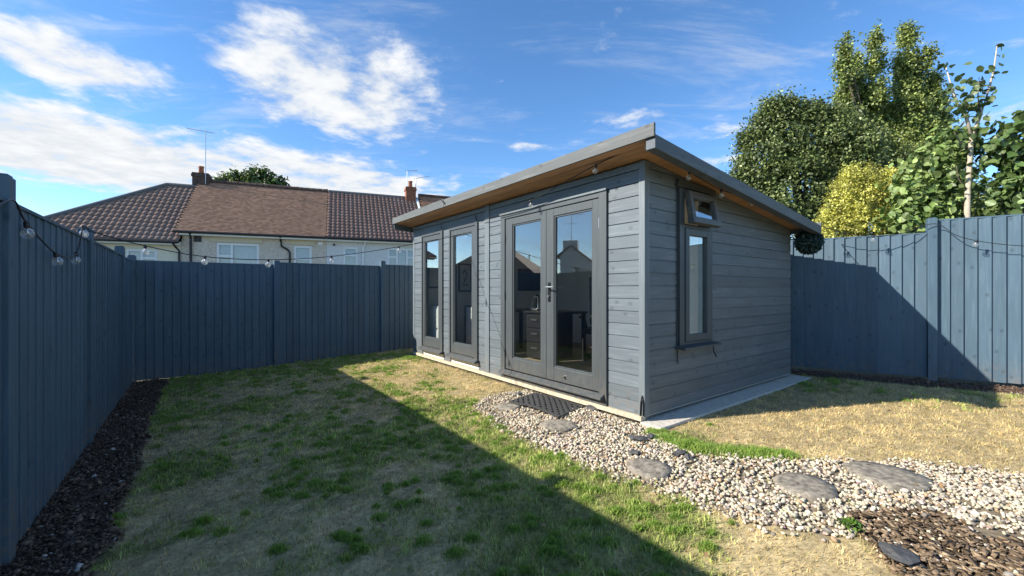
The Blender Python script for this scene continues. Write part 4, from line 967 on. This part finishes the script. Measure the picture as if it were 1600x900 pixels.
def build_vegetation():
    S = 13.0
    bl = [(W(1195, 255, S), (.75, .8, .95)), (W(1180, 300, S), (.7, .8, .7)), (W(1235, 215, S), (.7, .8, 1.0)), (W(1262, 240, S), (.9, .9, 1.1)), (W(1300, 230, S - .3), (.8, .8, 1.0)), (W(1240, 300, S - .4), (1.1, .9, 1.0)), (W(1310, 300, S - .5), (1.0, .8, 1.0)), (W(1290, 350, S), (1.4, .9, .8)), (W(1212, 185, S), (.28, .4, .5)), (W(1185, 205, S), (.3, .4, .45)), (W(1340, 260, S - .4), (.7, .7, .9)), (W(1400, 280, S), (1.2, .9, 1.2)), (W(1160, 258, S), (.2, .3, .25)), (W(1152, 285, S), (.22, .3, .25)), (W(1228, 172, S), (.16, .3, .28)), (W(1250, 178, S), (.2, .3, .25)), (W(1278, 182, S), (.3, .3, .3)), (W(1168, 225, S), (.18, .2, .25)), (W(1200, 178, S), (.12, .2, .2))]
    tree('broadleaf_tree', 'broad dark green tree rising behind the low end of the garden room roof', 'tree', (W(1265, 300, S)[0], S, -0.6), bl, 2100, 0.14, 40, 0.080, (0.070, 0.105, 0.030), (0.255, 0.305, 0.105), 0.14, M['bark'], None, 'simple', bumps=6)
    S = 15.0; bl = []
    for px, top, bot, wd in ((1322, 62, 230, .50), (1340, 85, 230, .40), (1370, 52, 240, .58), (1414, 42, 230, .62), (1425, 50, 230, .5), (1452, 80, 240, .55), (1400, 160, 300, 1.0), (1462, 150, 300, .7), (1345, 160, 280, .9), (1310, 150, 250, .5)):
        k = 6
        for i in range(k):
            f = i / (k - 1); py = top + 14 + (bot - top) * f; bl.append((W(px + (random.uniform(-4, 4)), py, S + random.uniform(-.5, .5)), (wd * (0.18 + 1.08 * f), wd * (0.16 + .85 * f), 0.38 + 0.25 * f)))
    tree('poplar_tree', 'tall upright green tree with pointed spires behind the broad dark one', 'tree', (W(1400, 300, S)[0], S, -0.6), bl, 5200, 0.12, 36, 0.085, (0.130, 0.185, 0.045), (0.360, 0.410, 0.120), 0.10, M['bark'], None, 'simple', limbs=2, bumps=2)
    S = 7.6
    bl = [(W(1335, 300, S), (.38, .4, .40)), (W(1315, 335, S), (.36, .4, .42)), (W(1375, 310, S), (.42, .4, .45)), (W(1345, 360, S), (.62, .5, .5)), (W(1400, 345, S), (.45, .45, .5)), (W(1318, 380, S), (.40, .4, .5)), (W(1390, 285, S), (.22, .3, .25)), (W(1325, 280, S), (.18, .2, .22)), (W(1412, 318, S), (.36, .4, .45)), (W(1300, 360, S), (.24, .3, .4))]
    tree('golden_conifer', 'bright yellow conifer bush rising above the right fence', 'bush', (W(1350, 360, S)[0], S, -0.6), bl, 1100, 0.045, 30, 0.034, (0.40, 0.39, 0.06), (0.76, 0.73, 0.20), 0.07, M['bark'], None, 'simple', bumps=6)
    S = 6.9
    bl = [(W(1452, 268, S), (.36, .3, .32)), (W(1470, 300, S), (.40, .3, .36)), (W(1432, 310, S), (.30, .3, .33)), (W(1445, 350, S), (.42, .35, .38)), (W(1485, 240, S), (.20, .3, .3)), (W(1420, 352, S), (.26, .3, .26)), (W(1494, 215, S), (.12, .2, .2))]
    tree('broadleaf_shrub', 'light green shrub with large heart-shaped leaves by the fence post', 'shrub', (W(1450, 350, S)[0], S, -0.6), bl, 520, 0.10, 5.5, 0.085, (0.12, 0.19, 0.045), (0.32, 0.41, 0.14), 0.03, M['bark'], None, 'heart', 0.8)
    S = 9.0
    bl = [(W(1440, 330, S), (.7, .5, .5)), (W(1520, 320, S), (.7, .5, .45)), (W(1560, 335, S), (.8, .5, .5)), (W(1480, 340, S), (.6, .5, .5))]
    tree('green_bush', 'low mid-green bush behind the thin sapling', 'bush', (W(1510, 330, S)[0], S, -0.6), bl, 700, 0.10, 20, 0.055, (0.075, 0.12, 0.025), (0.19, 0.23, 0.05), 0.05, M['bark'], None)
    S = 6.3
    bl = [(W(1590, 250, S), (.26, .25, .30)), (W(1610, 210, S), (.28, .25, .35)), (W(1585, 300, S), (.28, .25, .28)), (W(1625, 290, S), (.4, .3, .45)), (W(1580, 215, S), (.12, .15, .2)), (W(1565, 232, S), (.10, .15, .1)), (W(1640, 240, S), (.35, .3, .4))]
    tree('lilac_shrub', 'darker large-leaved shrub at the right edge above the fence', 'shrub', (W(1610, 330, S)[0], S, -0.6), bl, 300, 0.09, 5, 0.10, (0.06, 0.11, 0.03), (0.18, 0.25, 0.08), 0.03, M['bark'], None, 'heart', 0.9)
    # thin sapling with bare pale stem
    S = 6.5; b = Vector(W(1512, 400, S)); b.z = -0.6; root = empty('sapling', b); tag(root, 'thin pale-stemmed sapling with few leaves standing tall above the fence', 'tree')
    L = lambda px, py, dy=0: at_depth(px, py, S + dy) - b
    tr = MB().tube([(0, 0, 0), L(1511, 360), L(1512, 300), L(1516, 245), L(1518, 215)], [.046, .040, .036, .032, .028], 9).build('trunk', M['pale_bark'], root, True)
    br = [[(1518, 215), (1532, 180), (1545, 140), (1553, 110), (1558, 70)], [(1518, 215), (1508, 175), (1498, 165), (1488, 140), (1478, 105)], [(1516, 240), (1500, 222), (1490, 205)], [(1532, 180), (1528, 150), (1530, 120)], [(1518, 225), (1540, 232), (1550, 236)], [(1508, 175), (1515, 150), (1535, 125)], [(1513, 300), (1498, 280), (1494, 258)], [(1514, 290), (1530, 262), (1532, 238)]]
    tips = []
    for i, q in enumerate(br):
        pts = [L(a, c, 0.12 * math.sin(i * 2.1) * j / len(q)) for j, (a, c) in enumerate(q)]; r0 = 0.026 if i < 2 else 0.012
        MB().tube(pts, [r0 * (1 - 0.75 * j / (len(q) - 1)) for j in range(len(q))], 7).build('limb', M['bark'] if i > 1 else M['pale_bark'], tr, True)
        for j in range(len(pts) - 1):
            for t in np.linspace(0.1, 1, 4): tips.append(pts[j].lerp(pts[j + 1], float(t)))
    P = np.concatenate([np.array(t)[None] + rng.normal(0, 0.06, (2, 3)) for t in tips] + [np.array(L(px, py))[None] + rng.normal(0, 0.09, (7, 3)) for px, py in ((1500, 140), (1510, 128), (1495, 165), (1528, 165), (1505, 195), (1520, 225), (1530, 215), (1490, 150))])
    leafs('crown', P, 0.085, np.array([0.055, 0.095, 0.03]) + np.array([0.08, 0.09, 0.03]) * rng.random((len(P), 1)), root, None, 0.8, 'heart')
    # tree behind the terrace
    S = 34.0
    bl = [(W(360, 287, S), (.9, .9, .6)), (W(385, 282, S), (1.2, 1, .8)), (W(405, 283, S), (1.2, 1, .9)), (W(425, 292, S), (1.2, 1, .6)), (W(390, 300, S), (2.5, 1.2, 1.0))]
    tree('garden_tree', 'green treetop showing over the ridge of the brown-roofed house', 'tree', (W(390, 300, S)[0], S, -0.6), bl, 300, 0.22, 18, 0.26, (0.045, 0.085, 0.02), (0.13, 0.19, 0.05), 0.3, M['bark'], None)
    # seedling with flat leaves in the mulch, dead stalks in the bed
    g = ground_at(1330, 829); root = empty('weed', g); tag(root, 'small bright green weed in the gravel beside the mulch', 'plant')
    a = rng.uniform(0, 2 * np.pi, 40); q_ = rng.uniform(0.01, 0.06, 40); P = np.stack([np.cos(a) * q_, np.sin(a) * q_, 0.05 - q_ * 0.4], -1)
    leafs('leaves', P, 0.028, np.array([0.14, 0.26, 0.04]) * rng.uniform(0.6, 1.2, (40, 1)), root, None, 0.0, 'oval', 0.6); MB().tube([(0, 0, -0.01), (0, 0, 0.035)], 0.006, 6).build('stem', M['bark'], root)
    n = 900; x, y = scatter(n, -5.5, 6.0, 1.3, 7.5); zz = zone(x, y); ok = (zz != 4) & ((zz > 0) | (rng.random(n) < 0.25)) & (np.abs(x) < 1.4 * y + 0.5); x, y = x[ok], y[ok]; n = len(x)
    o = leafs('fallen_leaves', np.stack([x, y, gz(x, y) + 0.030], -1), 0.030, np.array([0.30, 0.19, 0.09]) * rng.uniform(0.4, 1.5, (n, 1)), None, None, 0.0, 'simple', 0.25)
    tag(o, 'small dry brown leaves lying about the path, beds and lawn', 'leaf litter', kind='stuff')
build_vegetation()
build_festoons()

# ------------------------------------------------------------------ houses beyond the back fence
HO = Vector((-15.27, 20.0, 0)); HRZ = math.atan2(0.379, 0.925)
def hx(px):
    u = (px - CX) / F; return (20 * u + 15.27) / (0.925 - 0.379 * u)
def hz(px, py): return CAMZ + (CY - py) / F * (20 + 0.379 * hx(px))
def render_mat(name, c, amt=0.35, sc=55, bs=0.8): return plain(name, c, 0.95, 0, sc, amt, bs)
M['cream'] = render_mat('cream_render', (0.74, 0.68, 0.54), 0.06, 20, 0.2)
M['dash'] = render_mat('pebbledash', (0.60, 0.52, 0.44), 0.5, 26)
M['greydash'] = render_mat('grey_roughcast', (0.66, 0.66, 0.66), 0.22, 26)
M['lintel'] = render_mat('lintel_paint', (0.60, 0.53, 0.40), 0.08, 20, 0.1)
M['brick'] = render_mat('chimney_brick', (0.27, 0.105, 0.06), 0.4, 8, 0.4)
M['brick_dark'] = render_mat('sooty_brick', (0.10, 0.065, 0.05), 0.4, 8, 0.4)
M['pot'] = plain('clay_pot', (0.36, 0.13, 0.07), 0.8, 0, 12, 0.2)
def tile_mat(name, c, moss=(0.10, 0.10, 0.07)):
    m, nt, b = mat(name); a = nt.nodes.new('ShaderNodeAttribute'); a.attribute_name = 'Col'
    n = noise_node(nt, 0.7, 5, 0.6, 'World'); col = mixc(nt, a.outputs['Color'], moss, ramp(nt, n.outputs['Fac'], [(0.52, (0, 0, 0)), (0.75, (0.55, 0.55, 0.55))]).outputs[0])
    nt.links.new(col, b.inputs['Base Color']); setp(b, rough=0.85, spec=0.2); return m
M['tile_brown'] = tile_mat('concrete_tile', None, (0.20, 0.165, 0.15)); M['tile_red'] = tile_mat('clay_tile', None, (0.27, 0.16, 0.10))
M['lead'] = plain('lead_ridge', (0.13, 0.135, 0.14), 0.7)
M['net'] = plain('net_curtain', (0.60, 0.62, 0.64), 0.9, 0, 30, 0.25)
def tiles(name, parent, matl, inside_fn, xr, y_eave, z_eave, y_ridge, z_ridge, tw, rh, base, wave, amt):
    """roof slope covered tile by tile; each tile laps the one below"""
    run, rise = y_ridge - y_eave, z_ridge - z_eave; ln = math.hypot(run, rise); sy, sz = run / ln, rise / ln; ny, nz = -sz, sy
    rows = int(ln / rh) + 1; V, Q, Cc = [], [], []; prof = [0, 0.2, 0.45, 0.7, 1.0]; hgt = [0.0, 0.6, 1.0, 0.35, 0.0] if wave else [0.1, 0.1, .1, .1, .1]
    for r in range(rows):
        for c in range(int((xr[1] - xr[0]) / tw) + 1):
            x = xr[0] + c * tw + (0.5 * tw * (r % 2) if not wave else 0); d0, d1 = r * rh, min((r + 1) * rh + 0.02, ln)
            if not inside_fn(x + tw / 2, (d0 + d1) / 2 / ln): continue
            n0 = len(V); cl = base * random.uniform(1 - amt, 1 + amt); lift = 0.040 if wave else 0.016; j = random.uniform(-.004, .004)
            for dd, lf in ((d0, lift + j), (d1, 0.006)):
                for p, h in zip(prof, hgt):
                    o = lf + (0.034 if wave else 0.012) * h; V.append((x + p * tw * 0.985, y_eave + sy * dd + ny * o, z_eave + sz * dd + nz * o)); Cc.append(cl)
            for p, h in zip(prof, hgt): V.append((x + p * tw * 0.985, y_eave + sy * d0, z_eave + sz * d0)); Cc.append(cl * 0.8)
            for k in range(4): Q.append((n0 + k, n0 + k + 1, n0 + 6 + k, n0 + 5 + k)); Q.append((n0 + 10 + k, n0 + 11 + k, n0 + 1 + k, n0 + k))
    o = np_mesh(name, V, Q, matl, parent, np.array(Cc)); o['kind'] = 'stuff'; return o
def house_window(parent, x0, x1, z0, z1, lights, matf=None):
    """white framed window set into the wall: lights = list of (fx0, fx1, fz0, fz1) openings as fractions"""
    matf = matf or M['upvc']; f = MB(); e = 0.06; g = MB()
    f.box(x0, x0 + e, 0.03, 0.10, z0, z1).box(x1 - e, x1, 0.03, 0.10, z0, z1).box(x0 + e, x1 - e, 0.031, 0.099, z0, z0 + e).box(x0 + e, x1 - e, 0.031, 0.099, z1 - e, z1)
    w = f.build('window', matf, parent, bevel=0.004)
    for a, b, c, d in lights:
        xa, xb, za, zb = x0 + e + a * (x1 - x0 - 2 * e), x0 + e + b * (x1 - x0 - 2 * e), z0 + e + c * (z1 - z0 - 2 * e), z0 + e + d * (z1 - z0 - 2 * e); s = 0.05
        MB().box(xa, xa + s, 0.02, 0.09, za, zb).box(xb - s, xb, 0.02, 0.09, za, zb).box(xa + s, xb - s, 0.021, 0.089, za, za + s).box(xa + s, xb - s, 0.021, 0.089, zb - s, zb).build('casement', matf, w)
        MB().box(xa + s, xb - s, 0.05, 0.056, za + s, zb - s).build('pane', M['house_glass'], w)
        MB().box(xa + s, xb - s, 0.16, 0.165, za + s, zb - s).build('net_curtain', M['net'], w)
    MB().box(x0 - 0.05, x1 + 0.05, -0.08, 0.03, z0 - 0.06, z0 - 0.002).build('sill', matf, w)
def wall(parent, matl, x0, x1, z0, z1, holes, depth=7.0):
    xs = sorted({x0, x1, *[h[0] for h in holes], *[h[1] for h in holes]}); zs = sorted({z0, z1, *[h[2] for h in holes], *[h[3] for h in holes]}); mb = MB()
    for i in range(len(xs) - 1):
        for j in range(len(zs) - 1):
            cx_, cz_ = (xs[i] + xs[i + 1]) / 2, (zs[j] + zs[j + 1]) / 2
            if any(h[0] < cx_ < h[1] and h[2] < cz_ < h[3] for h in holes): continue
            mb.box(xs[i], xs[i + 1], 0, 0.22, zs[j], zs[j + 1])
    mb.box(x0, x0 + 0.2, 0.22, depth, z0, z1).box(x1 - 0.2, x1, 0.22, depth, z0, z1).box(x0 + 0.2, x1 - 0.2, depth - 0.2, depth, z0, z1)
    return mb.build('wall', matl, parent)
def aerial(base, pts, booms, label):
    root = empty('tv_aerial', base); tag(root, label, 'aerial')
    MB().tube([(0, 0, 0)] + pts, 0.022, 6).build('mast', M['steel'], root)
    for a, b in booms:
        bm_ = MB().tube([a, b], 0.014, 5).build('boom', M['steel'], root); A, B_ = Vector(a), Vector(b); d = (B_ - A)
        for k in range(9):
            p = A + d * (k / 8); MB().tube([p + Vector((0.05, -0.16, 0.0)), p + Vector((-0.05, 0.16, 0.0))], 0.006, 4).build('element', M['steel'], bm_)
def chimney(name, label, loc, w, d, h, matl, pots, cap=True):
    root = empty(name, loc, HRZ); tag(root, label, 'chimney')
    st = MB().box(-w / 2, w / 2, -d / 2, d / 2, -1.0, h - 0.22).box(-w / 2 - .04, w / 2 + .04, -d / 2 - .04, d / 2 + .04, h - 0.22, h - .08).box(-w / 2 - .01, w / 2 + .01, -d / 2 - .01, d / 2 + .01, h - .08, h).build('stack', matl, root)
    for px_, ph in pots: MB().lathe([(0.10, h - .02), (0.13, h + .02), (0.115, h + ph * .8), (0.14, h + ph * .85), (0.14, h + ph), (0.10, h + ph), (0.09, h + ph * .3)], 12, (px_, 0, 0)).build('pot', M['pot'], root, True)
def build_houses():
    def root(name, label): r = empty(name, (HO.x, HO.y, -0.6), HRZ); tag(r, label, 'house', 'houses in the row behind the back fence'); return r
    G = 0.6   # local heights are measured from the house ground at -0.6
    # --- left house: hipped pantile roof, cream walls
    r = root('terraced_house', 'cream house with a hipped dark pantile roof at the left of the row')
    ze, xw0, xw1 = 3.46 + G, -6.2, -0.42
    wx = (hx(196), hx(246)); wz = (hz(220, 425) + G, hz(220, 389) + G)
    wall(r, M['cream'], xw0, xw1, 0, ze, [(wx[0], wx[1], wz[0], wz[1])])
    house_window(r, wx[0], wx[1], wz[0], wz[1], [(0, .5, 0, 1), (.5, 1, 0, .62), (.5, 1, .62, 1)])
    zr, yr, xr0 = 6.68 + G, 3.1, -1.92
    base = np.array([0.255, 0.175, 0.145])
    tiles('pantiles', r, M['tile_brown'], lambda x, t: x > -6.75 + (xr0 + 6.75) * t - 0.05 and x < -0.33 - 0.0 * t, (-6.75, -0.33), -0.35, ze - 0.02, yr, zr, 0.235, 0.325, base * 0.85, True, 0.09)
    MB().add([(-6.75, -0.35, ze - 0.06), (-0.35, -0.35, ze - 0.06), (-0.35, yr, zr - 0.05), (xr0, yr, zr - 0.05), (-6.75, 7.2, ze - 0.06), (-0.35, 7.2, ze - 0.06)], [(0, 1, 2, 3), (0, 3, 4), (3, 2, 5, 4)]).build('roof', M['tile_red'], r)
    MB().tube([(-6.75, -0.35, ze), (xr0, yr, zr + 0.06)], 0.10, 8).build('hip_ridge', M['lead'], r); MB().tube([(xr0, yr, zr + 0.06), (-0.35, yr, zr + 0.06)], 0.10, 8).build('ridge', M['lead'], r)
    MB().tube([(-6.7, -0.42, ze - 0.08), (-0.40, -0.42, ze - 0.08)], 0.06, 8).build('gutter', M['black'], r)
    MB().box(-6.6, -0.42, -0.34, -0.02, ze - 0.20, ze - 0.05).build('fascia_board', M['upvc'], r)
    x = hx(281); MB().tube([(x - .15, -0.40, ze - .12), (x - .1, -0.2, ze - .3), (x, -0.08, ze - .45), (x, -0.08, 0.1)], 0.045, 8).build('downpipe', M['black'], r)
    # --- middle house: plain clay tiles, pebbledash
    r = root('terraced_house', 'pebbledash house with a weathered brown clay tile roof in the middle of the row')
    ze = 3.95 + G; x0, x1 = -0.41, 5.86; yr, zr = 3.3, 7.08 + G
    h1 = (hx(338), hx(405), hz(370, 430) + G, hz(370, 380) + G); h2 = (hx(459), hx(487), hz(472, 430) + G, hz(472, 384) + G)
    wall(r, M['dash'], x0, x1, 0, ze, [h1, h2])
    house_window(r, *h1, [(0, .34, .60, 1), (0, .34, 0, .60), (.34, 1, 0, 1)]); house_window(r, *h2, [(0, 1, .55, 1), (0, 1, 0, .55)])
    for a, b, c, d in ((330, 410, 379, 371), (454, 492, 383, 375)): MB().box(hx(a), hx(b), -0.05, 0.0, hz((a + b) / 2, c) + G, hz((a + b) / 2, d) + G).build('lintel', M['lintel'], r)
    tiles('clay_tiles', r, M['tile_red'], lambda x, t: -0.62 < x < 5.86 , (-0.60, 5.86), -0.35, ze - 0.02, yr, zr, 0.165, 0.115, np.array([0.36, 0.205, 0.135]), False, 0.24)
    MB().add([(-.6, -.35, ze - .05), (5.88, -.35, ze - .05), (5.88, yr, zr - .04), (-.6, yr, zr - .04), (-.6, 7.2, ze - .05), (5.88, 7.2, ze - .05)], [(0, 1, 2, 3), (3, 2, 5, 4), (0, 3, 4), (1, 5, 2)]).build('roof', M['tile_red'], r)
    rd = MB().tube([(-.6, yr, zr + .02), (5.88, yr, zr + .02)], 0.05, 6).build('ridge', M['tile_red'], r)
    for k in range(21): MB().tube([(-.58 + k * .308, yr, zr + .04), (-.58 + k * .308 + .29, yr, zr + .045 + random.uniform(-.015, .015))], 0.115, 8).build('ridge_tile', M['brick_dark'], rd)
    MB().tube([(-.6, -.42, ze - .07), (5.86, -.42, ze - .07)], 0.06, 8).build('gutter', M['black'], r); MB().box(-.41, 5.86, -.34, -.02, ze - .20, ze - .05).build('fascia_board', M['upvc'], r)
    MB().box(hx(303), hx(315), -.03, 0, hz(309, 378) + G, hz(309, 369) + G).build('vent', M['black'], r); MB().box(hx(497), hx(504), -.03, 0, hz(500, 383) + G, hz(500, 378) + G).build('vent', M['upvc'], r)
    x = hx(299); MB().tube([(x + .05, -.4, ze - .1), (x, -.1, ze - .35), (x, -.08, 0.1)], 0.05, 8).build('downpipe', M['black'], r)
    x, xb = hx(439), hx(453); MB().tube([(x, -.4, ze - .08), (x, -.1, ze - .28), (x + .03, -.08, ze - .55), (xb - .1, -.08, ze - .72), (xb, -.08, ze - .85), (xb, -.08, .1)], 0.05, 8).build('downpipe', M['black'], r)
    # --- third house: pantiles, grey roughcast
    r = root('terraced_house', 'pale grey house with dark pantile roof partly hidden by the garden room')
    x0, x1 = 5.87, 11.0
    h1 = (hx(536), hx(559), hz(548, 430) + G, hz(548, 386) + G); h2 = (hx(605), hx(652), hz(628, 430) + G, hz(628, 388) + G)
    wall(r, M['greydash'], x0, x1, 0, ze, [h1, h2]); house_window(r, *h1, [(0, 1, .72, 1), (0, 1, 0, .72)]); house_window(r, *h2, [(0, .3, .68, 1), (0, .3, 0, .68), (.3, .66, 0, 1), (.66, 1, .68, 1), (.66, 1, 0, .68)])
    tiles('pantiles', r, M['tile_brown'], lambda x, t: 5.88 < x < 11.1, (5.89, 11.1), -.35, ze - .02, yr, zr, 0.235, 0.30, np.array([0.190, 0.124, 0.104]), True, 0.09)
    MB().add([(5.89, -.35, ze - .05), (11.1, -.35, ze - .05), (11.1, yr, zr - .04), (5.89, yr, zr - .04), (5.89, 7.2, ze - .05), (11.1, 7.2, ze - .05)], [(0, 1, 2, 3), (3, 2, 5, 4), (0, 3, 4), (1, 5, 2)]).build('roof', M['tile_brown'], r)
    MB().tube([(5.89, yr, zr + .03), (11.1, yr, zr + .03)], 0.10, 8).build('ridge', M['lead'], r); MB().tube([(5.9, -.42, ze - .07), (11.1, -.42, ze - .07)], 0.06, 8).build('gutter', M['black'], r); MB().box(5.87, 11, -.34, -.02, ze - .2, ze - .05).build('fascia_board', M['upvc'], r)
    x = hx(567); MB().tube([(x + .12, -.4, ze - .1), (x + .1, -.15, ze - .3), (x, -.08, ze - .45), (x, -.08, .1)], 0.05, 8).build('downpipe', M['upvc'], r)
    MB().tube([(hx(522), -.02, ze - .38), (hx(522), -.12, ze - .38)], 0.06, 10).build('vent', M['black'], r)
    MB().prism([(11.1, -.35, ze - .02), (11.1, yr, zr + .02), (11.1, yr, zr + .12), (11.1, -.35, ze + .08)], (.12, 0, 0)).build('verge', M['upvc'], r)
    # --- fourth house, its roof end just showing
    r = root('terraced_house', 'house at the right of the row, only its brown roof end showing')
    wall(r, M['cream'], 11.24, 17.5, 0, ze + .1, [])
    tiles('clay_tiles', r, M['tile_red'], lambda x, t: 11.24 < x < 17.5, (11.25, 17.5), -.35, ze + .1, yr, zr + .22, 0.2, 0.16, np.array([0.34, 0.18, 0.11]), False, 0.25)
    MB().add([(11.25, -.35, ze + .05), (17.5, -.35, ze + .05), (17.5, yr, zr + .18), (11.25, yr, zr + .18), (11.25, 7.2, ze + .05), (17.5, 7.2, ze + .05)], [(0, 1, 2, 3), (3, 2, 5, 4), (0, 3, 4), (1, 5, 2)]).build('roof', M['tile_red'], r)
    MB().tube([(11.25, yr, zr + .26), (17.5, yr, zr + .26)], 0.11, 8).build('ridge', M['brick_dark'], r)
    # chimneys and aerials
    e, b = Vector((0.925, 0.379, 0)), Vector((-0.379, 0.925, 0))
    at = lambda x, y, z: HO + e * x + b * y + Vector((0, 0, z))
    chimney('chimney_stack', 'dark sooty chimney stack with one clay pot between the left and middle houses', at(-0.45, 3.3, 7.0), 0.72, 0.55, 0.50, M['brick_dark'], [(-0.02, 0.40)])
    chimney('chimney_stack', 'orange brick chimney stack with one clay pot above the grey house', at(10.75, 3.3, 7.0), 0.62, 0.60, 0.78, M['brick'], [(0, 0.42)])
    p = at(-0.20, 3.0, 6.9); aerial(p, [(0, 0, 2.9)], [((-1.0, 0, 3.02), (0.5, 0, 2.75))], 'tall television aerial beside the sooty chimney')
    p = at(10.55, 3.3, 7.7); aerial(p, [(0, 0, 1.15)], [((-0.1, 0, 1.15), (0.65, 0, 1.17))], 'left aerial of the pair on the orange chimney'); p = at(11.1, 3.3, 7.5); aerial(p, [(0, 0, 0.95)], [((-0.1, 0, 0.9), (0.85, 0, 1.05))], 'right aerial of the pair on the orange chimney')
    # --- neighbouring house over the left fence: out of frame, mirrored in the doors
    r = empty('gabled_house', (-23.0, 7.2, -0.6)); tag(r, 'rendered gabled house with chimney, mirrored in the door glass', 'house')
    w = MB().prism([(0, -1.2, 0), (0, 1.5, 0), (0, 1.5, 4.1), (0, 0.75, 4.65), (0, -1.2, 3.2)], (-7, 0, 0)).build('wall', M['greydash'], r)
    MB().box(-8, -0.4, -6, -1.2, 0, 2.9).build('side_wall', M['cream'], r)
    MB().prism([(0.1, -1.25, 3.15), (0.1, 0.75, 4.7), (0.1, 0.75, 4.8), (0.1, -1.25, 3.25)], (-7.2, 0, 0)).prism([(0.1, 0.75, 4.7), (0.1, 1.8, 3.95), (0.1, 1.8, 4.05), (0.1, 0.75, 4.8)], (-7.2, 0, 0)).build('roof', plain('slate_roof', (0.09, 0.08, 0.075), 0.8, 0, 3, 0.3), r)
    MB().prism([(-0.2, -6.2, 2.85), (-3.6, -6.2, 4.7), (-7.9, -6.2, 2.85)], (0, 5.0, 0)).build('side_roof', M['felt'], r)
    MB().tube([(0.0, -6.2, 2.85), (0.0, -1.2, 2.85)], 0.07, 6).build('gutter', M['upvc'], r)
    MB().box(-0.8, 0.02, 0.35, 1.3, 4.0, 5.1).build('chimney', M['greydash'], r)
    aerial((-23.4, 8.0, 4.4), [(0, 0, 2.0)], [((-0.1, -0.7, 1.9), (0, 0.6, 2.0)), ((0, -0.4, 1.3), (0, 0.4, 1.3))], 'television aerial mirrored in the right door leaf')
    r = empty('hipped_house', (-22.0, 13.6, -0.6)); tag(r, 'hipped brown-roofed house over the left fence, mirrored in the door glass', 'house')
    MB().box(-7, 0, -3.2, 3.4, 0, 2.8).build('wall', M['dash'], r)
    MB().add([(0.4, -3.6, 2.75), (0.4, 3.8, 2.75), (-7.4, 3.8, 2.75), (-7.4, -3.6, 2.75), (-2.6, 0.1, 5.4), (-4.4, 0.1, 5.4)], [(0, 1, 4), (1, 2, 5, 4), (2, 3, 5), (3, 0, 4, 5), (0, 3, 2, 1)]).build('roof', plain('brown_roof', (0.12, 0.085, 0.07), 0.85, 0, 3, 0.3), r)
build_houses()
